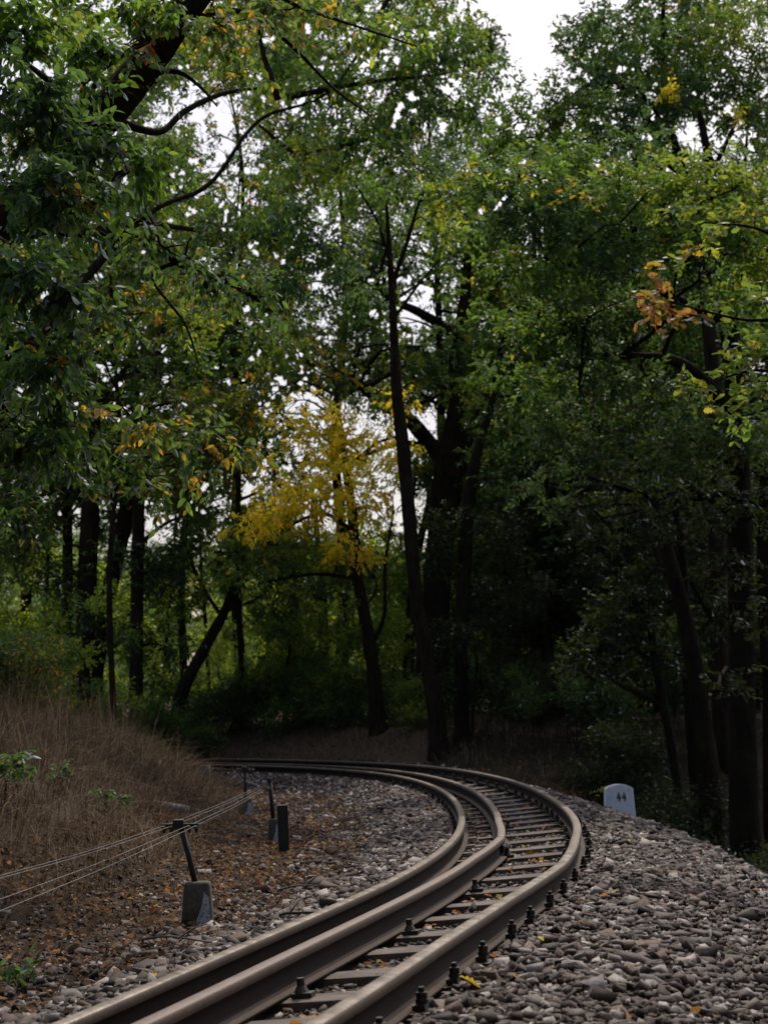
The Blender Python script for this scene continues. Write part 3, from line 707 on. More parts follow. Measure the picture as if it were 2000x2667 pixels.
tree('paired_trunk_tree', 'two-stemmed slim tree between the leaning young tree and the yellow tree',
     [rooted([(668, 1480, 20), (655, 1400, 19), (640, 1330, 18), (632, 1250, 15), (620, 1160, 10)], 36), stem([(648, 1500, 16), (636, 1420, 15), (628, 1330, 13), (630, 1270, 10)], 36)],
     [B(620, 1230, 70, 36, 1.6, 'dark'), B(680, 1280, 60, 36, 1.4, 'dark'), B(580, 1340, 60, 36, 1.2, 'green')])
tree('forked_tree', 'dark tree with two close trunks just left of the yellow-leafed tree',
     [rooted([(702, 1490, 24), (700, 1400, 22), (697, 1300, 20), (690, 1200, 15), (680, 1100, 10)], 38), stem([(732, 1480, 26), (738, 1400, 24), (742, 1310, 22), (735, 1200, 16), (740, 1100, 10)], 38)],
     [B(720, 1260, 70, 38, 1.8, 'dark'), B(660, 1190, 60, 38, 1.3, 'green'), B(790, 1240, 50, 38, 1.2, 'green'), B(740, 1060, 70, 38, .8, 'mixed')])
tree('far_oak', 'dark trunk just left of the big oak, half hidden behind it',
     [rooted([(880, 1520, 26), (884, 1400, 22), (890, 1280, 20), (905, 1180, 18), (925, 1090, 13), (930, 1000, 9)], 40), stem([(905, 1180, 12), (925, 1120, 10), (950, 1060, 6)], 40)],
     [B(860, 1240, 60, 40, 1.2, 'green'), B(840, 1350, 60, 40, 1.2, 'green'), B(900, 1010, 70, 40, .6, 'mixed')])
# left foreground tree and its limbs
Lf = [(np.array([-5.6, 13.0, H1(-5.6, 13.0) - .1]), .30), (np.array([-5.5, 12.9, 2.6]), .22), (at(-260, 980, 12.5), .17), (at(-60, 560, 12), .15), (at(110, 370, 12), .13), (at(240, 235, 12), .135), (at(330, 120, 11.8), .125), (at(430, -20, 11.6), .11), (at(560, -180, 11.5), .07)]
tree('overhanging_tree', 'near leafy tree with a thick slanting limb, overhanging from the left edge', [Lf,
      stem([(60, 480, 30), (140, 494, 34), (240, 502, 36), (320, 520, 34), (390, 562, 28), (440, 590, 24), (500, 612, 16), (560, 650, 8)], [12, 12, 12.3, 12.6, 13, 13, 13.2, 13.5]),
      stem([(225, 250, 22), (340, 285, 17), (400, 240, 15), (480, 203, 12), (560, 190, 6)], [12, 12.4, 12.6, 12.8, 13]),
      stem([(300, 165, 14), (380, 155, 12), (430, 185, 8), (470, 230, 4)], 12), stem([(400, 40, 16), (520, 25, 14), (620, 90, 10), (720, 190, 6), (800, 250, 4)], [11.8, 12, 12.4, 12.8, 13]),
      stem([(430, 0, 16), (560, -20, 12), (660, 20, 9), (780, 60, 6), (900, 100, 4)], [11.6, 12, 12, 12.5, 13]),
      stem([(390, 562, 14), (330, 600, 8), (400, 700, 6), (430, 790, 3)], 13), stem([(440, 590, 10), (455, 640, 7), (480, 590, 4)], 13),
      stem([(-60, 1010, 26), (20, 1000, 20), (60, 970, 15), (180, 1010, 10), (330, 985, 7), (480, 970, 4)], [12.5, 12.5, 12.6, 13, 13.3, 13.5])],
     [B(50, 60, 130, 10, 2.3, 'green'), B(190, 120, 90, 10.5, 1.3, 'green'), B(60, 230, 140, 9.6, 2.5, 'blue'), B(200, 320, 95, 9.8, 2.1, 'blue'), B(290, 370, 75, 9.8, 1.4, 'green'), B(100, 440, 130, 9.4, 2.5, 'blue'),
      B(250, 440, 80, 10.2, 1.2, 'green'), B(40, 600, 110, 9, 2.4, 'blue'), B(150, 640, 85, 9, 2.1, 'blue'), B(70, 780, 110, 9.4, 2.2, 'blue'), B(180, 740, 60, 9.6, 1.1, 'dark'), B(60, 950, 120, 10, 2.3, 'dark'),
      B(190, 930, 80, 10.5, .9, 'hang'), B(330, 920, 80, 11.5, 1.0, 'hang'), B(440, 950, 80, 12, .9, 'hang'), B(540, 980, 50, 12.5, .8, 'hang'), B(290, 1010, 60, 11.5, .7, 'dark'), B(30, 1120, 90, 11, 1.5, 'dark'), B(130, 860, 90, 10, 1.6, 'dark'), B(150, 1010, 80, 11, 1.2, 'dark'), B(240, 680, 70, 10.5, 1.0, 'dark'), B(330, 1060, 60, 12, .9, 'hang'), B(450, 1040, 60, 12.5, .7, 'hang'), B(230, 210, 60, 10.2, 1.0, 'green'), B(330, 190, 50, 11, .8, 'hang'), B(300, 520, 60, 11.6, .9, 'dark'), B(400, 560, 60, 12, .8, 'dark'), B(480, 600, 60, 12.6, .9, 'dark'), B(380, 20, 60, 10.8, .9, 'green'), B(260, 120, 50, 10.6, .8, 'hang'),
      B(480, 60, 90, 11.6, 1.0, 'hang'), B(600, 40, 90, 12, 1.0, 'hang'), B(730, 60, 80, 12.4, .8, 'hang'), B(360, 60, 70, 11.2, .8, 'hang'), B(520, 160, 60, 12, .7, 'hang'), B(320, 100, 30, 11.4, .8, 'orange'), B(860, 60, 70, 13, .8, 'lime'),
      B(160, 10, 90, 11, 1.3, 'lime'), B(290, 10, 70, 11, 1.2, 'green'), B(420, 620, 70, 13, .8, 'dark'), B(530, 640, 90, 13.4, 1.0, 'dark'), B(330, 520, 60, 12.6, .9, 'dark'), B(380, 700, 60, 13, .5, 'mixed')],
     kind='lance', size=.078, mat=M_LEAF, kw=dict(droop=.35, spray=.22, k=14, flat=.75), sub=3)
# mid left canopy
tree('broad_tree', 'broad green tree filling the upper middle above the bend', [
      [(np.array([-6.5, 25, H1(-6.5, 25) - .1]), .3), (at(-120, 1100, 25), .2), (at(60, 760, 25), .12), (at(300, 480, 24.5), .045), (at(450, 400, 24), .035), (at(560, 260, 24), .028), (at(720, 190, 24), .02), (at(860, -40, 24), .04)],
      stem([(300, 480, 14), (450, 500, 11), (600, 520, 8), (720, 560, 5)], 24), stem([(560, 270, 7), (650, 330, 12), (800, 300, 7)], 24), stem([(620, 210, 16), (780, 180, 10), (960, 160, 6)], 24), stem([(600, 215, 16), (560, 60, 10), (600, -60, 5)], 24)],
     [B(480, 520, 100, 23, 1.6, 'dark'), B(600, 480, 100, 23, 1.8, 'green'), B(700, 540, 100, 23.4, 1.8, 'blue'), B(620, 620, 90, 23, 1.7, 'blue'), B(540, 420, 80, 24, 1.2, 'green'), B(650, 360, 100, 23.5, 1.8, 'lime'), B(760, 300, 110, 24, 1.9, 'green'),
      B(880, 220, 110, 24, 1.8, 'dark'), B(700, 190, 100, 24, 1.5, 'green'), B(600, 130, 100, 24.5, 1.3, 'green'), B(820, 100, 100, 24, 1.6, 'green'), B(960, 120, 100, 24, 1.7, 'green'), B(1000, 230, 80, 24.5, 1.6, 'green'), B(940, 20, 90, 25, 1.5, 'lime'), B(700, 20, 110, 25, 1.5, 'green'),
      B(540, 0, 110, 25, 1.3, 'mixed'), B(1030, 60, 50, 24, 1.3, 'lime'), B(860, 350, 90, 24.5, 1.4, 'dark'), B(420, 400, 80, 25, .9, 'dark'), B(330, 440, 80, 25, 1.2, 'green'), B(560, 740, 70, 24, 1.4, 'dark'), B(460, 640, 80, 24, 1.2, 'mixed'), B(780, 640, 60, 24, 1.3, 'blue'), B(1060, 160, 60, 25, 1.5, 'green'), B(380, 330, 60, 26, .9, 'dark')],
     bark=M_BARK2, kw=dict(droop=.3))
# big right trees
tree('broad_oak', 'big spreading oak whose leafy crown fills the right side of the photo', [
      rooted([(1605, 1720, 66), (1602, 1500, 58), (1600, 1300, 55), (1598, 1100, 52), (1590, 900, 46), (1575, 720, 44), (1560, 560, 34), (1540, 400, 24), (1510, 240, 14)], 21),
      stem([(1592, 900, 30), (1480, 790, 24), (1380, 770, 20), (1270, 775, 14), (1250, 830, 7)], [21, 20.5, 20, 19.6, 19.3]), stem([(1570, 700, 24), (1450, 640, 16), (1300, 590, 11), (1180, 560, 6)], [21, 20.4, 20, 19.6]),
      stem([(1575, 640, 24), (1640, 560, 16), (1720, 500, 10)], 20.6), stem([(1560, 560, 20), (1420, 470, 13), (1270, 400, 8), (1120, 380, 5)], [21, 20.4, 20, 19.6])],
     [B(960, 430, 70, 19.4, 1.3, 'lime'), B(1060, 400, 80, 19.4, 1.7, 'green'), B(1160, 380, 90, 19.5, 1.9, 'green'), B(1110, 480, 90, 19.2, 1.9, 'blue'), B(1220, 470, 90, 19.4, 2.0, 'blue'), B(1330, 420, 90, 19.5, 2.0, 'green'), B(1440, 400, 90, 19, 2.0, 'lime'),
      B(1560, 400, 90, 19, 2.0, 'lime'), B(1650, 430, 70, 19, 2.0, 'lime'), B(1560, 500, 90, 18.6, 1.9, 'green'), B(1440, 530, 90, 19, 2.0, 'green'), B(1320, 560, 90, 19.4, 2.0, 'blue'), B(1200, 580, 90, 19.4, 2.0, 'green'), B(1090, 580, 80, 19.8, 1.6, 'green'),
      B(1640, 560, 80, 18.8, 1.9, 'lime'), B(1240, 690, 90, 19.6, 2.0, 'dark'), B(1350, 680, 80, 20, 1.9, 'dark'), B(1140, 700, 80, 20, 1.7, 'green'), B(1560, 640, 80, 19.4, 1.8, 'green'), B(1290, 820, 100, 19.6, 1.9, 'dark'), B(1170, 820, 70, 20, 1.8, 'green'),
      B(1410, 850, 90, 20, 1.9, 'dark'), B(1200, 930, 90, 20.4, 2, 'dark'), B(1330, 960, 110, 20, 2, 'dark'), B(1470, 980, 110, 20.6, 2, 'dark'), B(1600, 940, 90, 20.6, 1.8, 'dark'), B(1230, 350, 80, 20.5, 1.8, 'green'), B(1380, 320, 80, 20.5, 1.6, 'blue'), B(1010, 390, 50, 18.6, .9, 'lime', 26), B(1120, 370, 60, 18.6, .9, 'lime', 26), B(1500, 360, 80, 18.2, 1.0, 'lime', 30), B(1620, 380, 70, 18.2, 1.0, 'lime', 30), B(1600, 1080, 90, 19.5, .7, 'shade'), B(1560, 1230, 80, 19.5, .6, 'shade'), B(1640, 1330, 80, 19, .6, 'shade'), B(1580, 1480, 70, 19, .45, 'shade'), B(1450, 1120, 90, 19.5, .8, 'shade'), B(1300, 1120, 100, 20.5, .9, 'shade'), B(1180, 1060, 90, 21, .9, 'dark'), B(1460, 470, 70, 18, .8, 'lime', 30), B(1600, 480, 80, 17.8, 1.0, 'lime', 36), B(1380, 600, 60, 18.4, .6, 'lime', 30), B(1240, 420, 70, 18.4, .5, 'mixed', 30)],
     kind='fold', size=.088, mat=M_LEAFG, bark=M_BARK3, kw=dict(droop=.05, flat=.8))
tree('tall_tree', 'tall bluish-green tree rising at the upper right corner beside the open sky', [
      rooted([(1560, 1600, 40), (1550, 1300, 38), (1545, 1000, 36), (1530, 700, 30), (1500, 450, 24), (1440, 250, 17), (1430, 80, 12), (1440, -100, 8)], 27), stem([(1440, 250, 13), (1330, 180, 9), (1230, 120, 5)], 27), stem([(1500, 450, 13), (1590, 260, 9), (1640, 120, 5)], 27)],
     [B(1250, 70, 75, 26, 1.5, 'blue'), B(1340, 30, 90, 26.5, 1.5, 'blue'), B(1300, 170, 100, 26, 1.9, 'blue'), B(1210, 230, 80, 25.6, 1.7, 'green'), B(1430, 130, 100, 26, 1.6, 'green'), B(1560, 80, 100, 26, 1.6, 'lime'), B(1640, 170, 90, 26, 1.7, 'green'), B(1530, 200, 100, 25.6, 1.7, 'blue'), B(1420, 240, 90, 25.6, 1.4, 'blue'),
      B(1630, 290, 80, 26, 1.5, 'dark'), B(1120, 260, 90, 26, 1.7, 'green'), B(1060, 330, 80, 26, 1.6, 'green'), B(1330, 290, 80, 26, 1.7, 'blue'), B(1190, 320, 80, 26.6, 1.7, 'green'), B(1480, 0, 110, 27, 1.5, 'blue'), B(1640, 20, 80, 27, 1.4, 'green'), B(1440, 200, 30, 25, 1.2, 'yellow'), B(1590, 240, 25, 25, 1, 'yellow')],
     size=.095, mat=M_LEAFG, kw=dict(flat=.8, droop=.05))
# near right boughs
tree('young_oak', 'near young oak reaching in from the right edge with lobed yellow-green and rust-brown leaves', [
      [(np.array([5.2, 12.5, H1(5.2, 12.5) - .1]), .12), (at(2020, 1500, 12.5), .1), (at(1960, 1100, 12.4), .085), (at(1900, 800, 12.3), .07), (at(1800, 600, 12.2), .05), (at(1700, 420, 12), .03)],
      stem([(1900, 800, 14), (1760, 700, 10), (1600, 690, 7), (1440, 650, 4)], [12.3, 12, 11.8, 11.6]), stem([(1940, 960, 14), (1760, 850, 9), (1640, 800, 7), (1500, 840, 3)], [12.4, 11.8, 11.5, 11.3]), stem([(1900, 850, 9), (1750, 860, 7), (1600, 900, 3)], 11.4),
      stem([(1800, 600, 10), (1650, 500, 7), (1520, 480, 4)], 12)],
     [B(1640, 740, 60, 11.4, 1.9, 'lime', 30), B(1570, 790, 55, 11.4, 1.7, 'lime', 24), B(1500, 835, 40, 11.3, 1.5, 'lime', 18), B(1640, 840, 50, 11.4, 1.5, 'lime', 25), B(1560, 895, 50, 11.4, 1.5, 'lime', 20), B(1650, 900, 40, 11.4, 1.4, 'green', 25),
      B(1420, 660, 42, 11.6, 1.9, 'orange', 26), B(1470, 690, 30, 11.5, 1.9, 'orange', 18), B(1450, 625, 30, 11.7, 1.4, 'orange', 14), B(1530, 660, 40, 11.8, 0.8, 'mixed', 18), B(1640, 640, 50, 12, 1.0, 'mixed', 26), B(1480, 540, 40, 12, 1.2, 'mixed', 24), B(1560, 500, 60, 12, 1.2, 'lime', 30), B(1650, 460, 60, 12, 1.4, 'lime', 30), B(1420, 560, 30, 12, .5, 'mixed', 20)],
     kind='oak', size=.082, mat=M_LEAFG, kw=dict(spray=.2, k=9, flat=.9, droop=.05, culling=0), sub=2)
# dark right interior
RT = [((1545, 1690), [(1530, 1690, 46), (1515, 1560, 42), (1492, 1400, 38), (1460, 1260, 32), (1425, 1140, 28), (1385, 1010, 20), (1340, 900, 12)], 23, 'long dark trunk leaning left in the shade, left of the widest right-hand trunk'),
      ((1460, 1680), [(1462, 1700, 22), (1440, 1560, 20), (1415, 1430, 18), (1395, 1320, 15), (1340, 1340, 8)], 24, 'thin bent trunk in the shade above the numbered stone'),
      ((1500, 1690), [(1500, 1690, 24), (1486, 1500, 22), (1478, 1330, 20), (1470, 1180, 18), (1440, 1000, 12)], 25, 'thin straight trunk in deep shade between the leaning trunks at right'),
      ((1655, 1700), [(1668, 1740, 40), (1664, 1500, 36), (1650, 1250, 34), (1655, 1000, 28)], 24, 'dark trunk cut off by the right edge of the photo'),
      ((1180, 1600), [(1185, 1640, 20), (1190, 1480, 18), (1180, 1320, 16), (1200, 1180, 13), (1230, 1050, 8)], 33, 'thin dark trunk to the right of the two slender trees'),
      ((1280, 1600), [(1290, 1650, 18), (1285, 1500, 16), (1300, 1330, 14), (1330, 1180, 12), (1370, 1060, 8)], 30, 'thin curved dark trunk between the slender trees and the numbered stone'),
      ((1070, 1600), [(1068, 1600, 22), (1072, 1440, 20), (1060, 1300, 18), (1050, 1180, 14)], 42, 'faint trunk far back just right of the slender trees')]
for q, (_, pts, D, lab) in enumerate(RT):
    u0, v0, _w = pts[-1]; um, vm, _w = pts[len(pts) // 2]
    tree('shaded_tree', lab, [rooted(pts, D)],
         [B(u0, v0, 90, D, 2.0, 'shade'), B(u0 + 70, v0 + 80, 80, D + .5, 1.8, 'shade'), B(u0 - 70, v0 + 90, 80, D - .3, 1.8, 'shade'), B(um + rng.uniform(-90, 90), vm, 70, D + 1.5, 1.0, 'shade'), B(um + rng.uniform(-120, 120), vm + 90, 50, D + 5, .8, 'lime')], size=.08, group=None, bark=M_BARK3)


# ------------------------------------------------------------------ tall canopy trees closing the roof of the wood
def canopy_tree(label, u, w, D, v0, v1, pals, tau, step=105, bw=26, size=.115):
    trunk = [(u + rng.uniform(-10, 10), 1560, bw), (u + rng.uniform(-14, 14), 1250, bw * .9), (u + rng.uniform(-20, 20), 950, bw * .75), (u + rng.uniform(-25, 25), 650, bw * .55), (u + rng.uniform(-20, 20), max(350, v0 + 160), bw * .3), (u + rng.uniform(-50, 50), v0 + 60, bw * .12)]
    bl = []
    for v in np.arange(v0, v1, step * .85):
        for x in np.arange(u - w / 2, u + w / 2 + 1, step):
            bl.append(B(x + rng.uniform(-35, 35), v + rng.uniform(-35, 35), step * rng.uniform(.62, .9), D + rng.uniform(-1.8, 1.8), tau * rng.uniform(.7, 1.2), pals[rng.integers(0, len(pals))]))
    tree('canopy_tree', label, [rooted(trunk, D)], bl, kind='rhomb', size=size, sub=1, maxd=2.2, kw=dict(k=18, spray=.26))
canopy_tree('tall tree behind the left group, its crown reaching the left edge', 60, 260, 38, 330, 1180, ['green', 'lime', 'dark'], 1.6)
canopy_tree('tall tree behind the three left trunks, crown high above them', 300, 260, 37, 40, 1080, ['green', 'dark', 'lime', 'green'], 1.6)
canopy_tree('tall tree behind the leaning young tree, yellow-green crown', 520, 240, 39, 40, 1150, ['lime', 'green', 'mixed'], 1.6)
canopy_tree('tall tree between the leaning trunk and the left edge, dense green crown', 160, 300, 36, 560, 1180, ['green', 'dark', 'mixed'], 1.6)
canopy_tree('slim tall tree between the upright trunk and the leaning young tree', 400, 240, 35.5, 480, 1150, ['green', 'dark', 'lime', 'mixed'], 1.3, bw=18)
canopy_tree('nearer tall tree over the left group, fine green crown below the thick slanting limb', 240, 330, 28, 180, 1020, ['green', 'dark', 'lime', 'mixed'], 1.15, bw=14, size=.1)
canopy_tree('nearer tall tree with green and yellowish crown, between the left group and the yellow tree', 520, 300, 33.5, 120, 1000, ['green', 'lime', 'mixed', 'dark'], 1.15, bw=12, size=.1)
canopy_tree('tall tree behind the yellow-leafed tree', 740, 240, 40, 20, 900, ['green', 'green', 'mixed', 'dark'], 1.6)
canopy_tree('tall tree behind the big crooked oak', 950, 240, 41, 60, 900, ['green', 'dark', 'blue'], 1.6)
canopy_tree('tall tree in the gloom right of the crooked oak', 1160, 220, 36, 330, 1350, ['dark', 'green', 'dark'], 1.4)
canopy_tree('tall shaded tree behind the numbered stone', 1370, 220, 34, 60, 1500, ['dark', 'green', 'dark'], 1.4)
canopy_tree('tall shaded tree behind the widest right-hand trunk', 1590, 260, 33, 40, 1500, ['dark', 'dark', 'green'], 1.4)
for (u, D, w, lean, lab) in [(350, 37, 9, 25, 'thin dark stem between the upright trunk and the leaning young tree'), (455, 39, 10, -20, 'thin stem crossing behind the leaning young tree'), (575, 40, 11, 12, 'thin dark stem left of the two-stemmed tree'), (870, 36, 10, 18, 'thin stem between the yellow-leafed tree and the leaning slim tree'), (90, 37, 12, 14, 'thin dark stem near the left edge behind the bushes'), (770, 42, 9, -14, 'thin stem just left of the yellow-leafed tree'), (1120, 36, 12, -16, 'thin dark stem right of the two slender trunks'), (1370, 31, 11, -30, 'thin leaning stem in the gloom above the numbered stone'), (1240, 34, 9, 24, 'very thin stem in the dark wood right of the slender trunks')]:
    tree('thin_tree', lab, [rooted([(u, 1540, w), (u + lean * .4, 1380, w * .9), (u + lean, 1220, w * .75), (u + lean * 1.3, 1080, w * .55), (u + lean * 2, 930, w * .3)], D)],
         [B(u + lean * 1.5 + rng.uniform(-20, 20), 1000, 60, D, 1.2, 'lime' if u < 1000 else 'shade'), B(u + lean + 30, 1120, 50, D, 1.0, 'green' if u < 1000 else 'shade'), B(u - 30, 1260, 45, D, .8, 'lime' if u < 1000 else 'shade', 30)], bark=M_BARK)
# ------------------------------------------------------------------ saplings and wood behind (copies share their meshes)
def proto_tree(name, label, hgt, r, n, pal, D_size, group, crown_lo=.3, tau=1.2, spread=.26, seed=1):
    c0 = np.zeros(3); pts = [(np.array([0, 0, -.3]), r * 1.2)]
    for q in range(1, 7):
        h = hgt * q / 6 * .92; pts.append((np.array([random.gauss(0, .05 * hgt * q / 6), random.gauss(0, .05 * hgt * q / 6), h]), r * (1 - .14 * q)))
    bl = []
    for q in range(n):
        h = hgt * random.uniform(crown_lo, .97); a = random.uniform(0, 2 * PI); w = hgt * spread * (1.05 - .55 * abs(h / hgt - .6)); R_ = w * random.uniform(.3, 1)
        bl.append((np.array([math.cos(a) * R_, math.sin(a) * R_, h]), hgt * random.uniform(.09, .15), tau, random.choice(pal)))
    return tree(name, label, [pts], bl, size=D_size, kind='rhomb', group=group, kw=dict(culling=0, k=12), sub=2, nseg=8)
G_BACK = 'trees deep in the wood'
P1 = proto_tree('woodland_tree', 'tall leafy tree deep in the wood beyond the bend', 11, .16, 26, ['green', 'green', 'lime', 'dark'], .11, G_BACK, .22, 1.3)
P2 = proto_tree('woodland_tree', 'tall leafy tree deep in the wood beyond the bend', 9.5, .13, 22, ['green', 'dark', 'mixed'], .11, G_BACK, .2, 1.3)
P3 = proto_tree('woodland_tree', 'tall leafy tree deep in the wood beyond the bend', 12, .18, 26, ['dark', 'green', 'blue'], .11, G_BACK, .25, 1.4)
G_SAP = 'leafy saplings of the understory'
S1 = proto_tree('sapling', 'thin leafy sapling in the shady understory', 4.2, .035, 14, ['green', 'glow', 'lime'], .085, G_SAP, .12, .75, .3)
S2 = proto_tree('sapling', 'thin leafy sapling in the shady understory', 3.4, .03, 12, ['green', 'glow'], .085, G_SAP, .1, .75, .33)
S3 = proto_tree('sapling', 'thin leafy sapling in the shady understory', 5.2, .045, 16, ['lime', 'glow', 'green'], .085, G_SAP, .12, .7, .26)
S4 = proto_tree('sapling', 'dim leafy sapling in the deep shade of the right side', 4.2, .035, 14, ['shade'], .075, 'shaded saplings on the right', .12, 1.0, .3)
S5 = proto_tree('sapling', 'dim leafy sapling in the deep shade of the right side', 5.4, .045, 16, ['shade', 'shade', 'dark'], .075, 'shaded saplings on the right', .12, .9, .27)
def place(protos, pts, used):
    for (x, y, sc) in pts:
        i = rng.integers(0, len(protos)); p = protos[i]
        if i not in used: o = p; used.add(i)
        else: o = copy_tree(p)
        o.location = (x, y, H1(x, y) - .05); o.rotation_euler = (rng.normal(0, .03), rng.normal(0, .03), rng.uniform(0, 6.28)); o.scale = (sc, sc, sc * rng.uniform(.9, 1.1))
def uv_xy(u, D): return (u * K - 1000) / F * D
back = []
# elevation kept low on the left half, where the sky shows above the far wood; tall on the right
for D, us, sc in ((46, range(-60, 1000, 190), .42), (62, range(-100, 1050, 150), .55), (42, range(1150, 1750, 150), .95), (56, range(1060, 1750, 130), .8)):
    for u in us:
        d = D * rng.uniform(.94, 1.06); back.append((uv_xy(u + rng.uniform(-40, 40), d), d, sc * rng.uniform(.85, 1.15)))
place([P1, P2, P3], back, set())
sap = []
sap2 = []
for D, us, sc in ((35, range(-40, 900, 90), .8), (41, range(-40, 1100, 100), .8), (29, range(-60, 260, 75), .6), (29.5, range(1030, 1700, 130), .7), (33, range(1180, 1720, 110), .9), (38, range(1000, 1700, 90), 1.0)):
    for u in us:
        d = D * rng.uniform(.96, 1.05); (sap2 if u > 960 and D < 40 else sap).append((uv_xy(u + rng.uniform(-35, 35), d), d, sc * rng.uniform(.75, 1.2)))
place([S1, S2, S3], sap, set()); place([S4, S5], sap2, set())
for (x, y, sc) in [(-7, -5, .9), (-3, -8, 1.0), (1.5, -7, .9), (5.5, -5, 1.0), (9, -1, .9), (-10, 1, .9), (8.5, 4, .8)]:  # unseen trees added to block sky light from behind
    o = copy_tree(P3); o.location = (x, y, H1(x, y) - .05); o.rotation_euler = (0, 0, rng.uniform(0, 6)); o.scale = (sc,) * 3; o['label'] = 'tall leafy tree standing behind the viewpoint, outside the photo'; o['group'] = 'trees behind the viewpoint'
for (x, y, sc) in [(-6, -2.5, 1.5), (-4, -3.5, 1.7), (-2, -3, 1.4), (0.3, -3.2, 1.6), (2.4, -3, 1.5), (4.4, -2.5, 1.6), (6, -1, 1.6), (6.6, 1.2, 1.5), (-7.5, 0, 1.4), (-1, -5, 1.9), (3.4, -5, 1.9), (-7.5, 2.4, 1.2), (6.5, 3.6, 1.3)]:  # unseen saplings added to stop low light under those crowns
    o = copy_tree(S1 if x < 0 else S5); o.location = (x, y, H1(x, y) - .05); o.rotation_euler = (0, 0, rng.uniform(0, 6)); o.scale = (sc,) * 3; o['label'] = 'leafy sapling standing behind the viewpoint, outside the photo'; o['group'] = 'saplings behind the viewpoint'
# far-off wood that reads as one mass
fb = []
for q in range(150):
    x = rng.uniform(-38, 42); y = rng.uniform(84, 104); h = 7.4 + (3 if x > 4 else 0) + rng.normal(0, .8)
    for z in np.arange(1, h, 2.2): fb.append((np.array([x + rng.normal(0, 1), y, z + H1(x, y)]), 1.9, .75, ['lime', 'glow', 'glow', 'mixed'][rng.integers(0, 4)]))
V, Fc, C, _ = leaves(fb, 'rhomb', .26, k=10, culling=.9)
o = npmesh('distant_woodland', V, Fc, M_LEAF, col=C); tag(o, 'sunlit mass of distant woodland behind all the trees', None, None, 'stuff')

# ------------------------------------------------------------------ shrubs at the edge of the wood
def shrub(name, label, x, y, w, h, pal, size=.055, tau=1.5, n=9, kind='fold', group=None):
    z = H1(x, y); root = thing(name, label, 'shrub', (x, y, z), group); tb = Tubes(); bl = []
    for q in range(n):
        a = rng.uniform(0, 6.28); rr = w * rng.uniform(.05, .8); hz = h * rng.uniform(.25, .85)
        c = np.array([x + math.cos(a) * rr, y + math.sin(a) * rr, z + hz]); bl.append((c, max(w, h) * rng.uniform(.26, .4), tau, pal[rng.integers(0, len(pal))]))
        branch_to(tb, np.array([x + random.gauss(0, .05), y + random.gauss(0, .05), z - .05]), c, .012, .004, .1, 5, 7)
    tb.build('stems', M_BARK2, root, (x, y, z)); add_crown(root, [(bl, kind, size, dict(culling=0, k=9))], M_LEAF, np.array([x, y, z]))
    return root
for (u, D, w, h, pal, lab) in [
    (430, 33, .9, 1.1, ['green', 'dark'], 'green bush at the top of the dark cutting, under the leaning young tree'),
    (500, 33.5, .8, 1.0, ['green'], 'low green bush just right of the leaning young tree'),
    (560, 34, 1.0, 1.3, ['green', 'lime'], 'bright green bush above the grassy cutting, left of centre'),
    (640, 34, .9, 1.5, ['green'], 'rounded green bush below the two-stemmed slim tree'),
    (720, 33, 1.0, 1.4, ['green', 'lime'], 'wide green bush left of the yellow-leafed tree trunk'),
    (770, 33.5, .8, 1.0, ['green'], 'small green bush at the foot of the yellow-leafed tree'),
    (860, 32, .9, 1.0, ['green', 'lime'], 'green bush between the yellow-leafed tree and the leaning slim tree'),
    (900, 30.5, .6, .6, ['lime'], 'low yellow-green bush beside the foot of the leaning slim tree'),
    (1080, 31, 1.0, 1.0, ['dark', 'green'], 'dark bush right behind the two slender trunks'),
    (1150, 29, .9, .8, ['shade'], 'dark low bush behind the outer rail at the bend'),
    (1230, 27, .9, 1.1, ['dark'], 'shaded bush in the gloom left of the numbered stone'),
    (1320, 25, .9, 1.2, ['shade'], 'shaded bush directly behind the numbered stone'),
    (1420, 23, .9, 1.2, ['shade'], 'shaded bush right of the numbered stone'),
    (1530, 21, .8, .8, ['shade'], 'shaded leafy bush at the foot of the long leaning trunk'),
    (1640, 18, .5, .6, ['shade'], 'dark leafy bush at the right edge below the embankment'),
    (120, 30, .9, 1.2, ['lime', 'green'], 'sunlit yellow-green bush at the far left under the trees'),
    (60, 27, .8, 1.2, ['green', 'mixed'], 'green bush at the left edge on top of the bank'),
    (350, 27, .45, .65, ['green', 'blue'], 'small leafy bush on the right shoulder of the grassy bank'),
    (270, 28, .7, .8, ['dark', 'green'], 'dark bush on top of the bank below the upright trunk'),
    (190, 29, .9, 1.4, ['dark', 'mixed'], 'dark bush round the foot of the thickest left trunk'),
    (10, 25, .8, 1.5, ['dark', 'mixed'], 'dark brownish bush where the bank meets the left edge'),
    (340, 31, .8, 1.2, ['dark', 'green'], 'dark bush right of the upright trunk'),
    (410, 31, .6, .8, ['green', 'dark'], 'small bush at the lip of the dark cutting'),
    (680, 32.5, 1.1, .45, ['green', 'dark'], 'low leafy bush on the grassy slope above the far rails'),
    (1000, 33, 1.0, 1.3, ['dark', 'green'], 'dark bush between the big oak and the straight slim trunk')]:
    shrub('shrub', lab, uv_xy(u, D), D, w, h, pal)
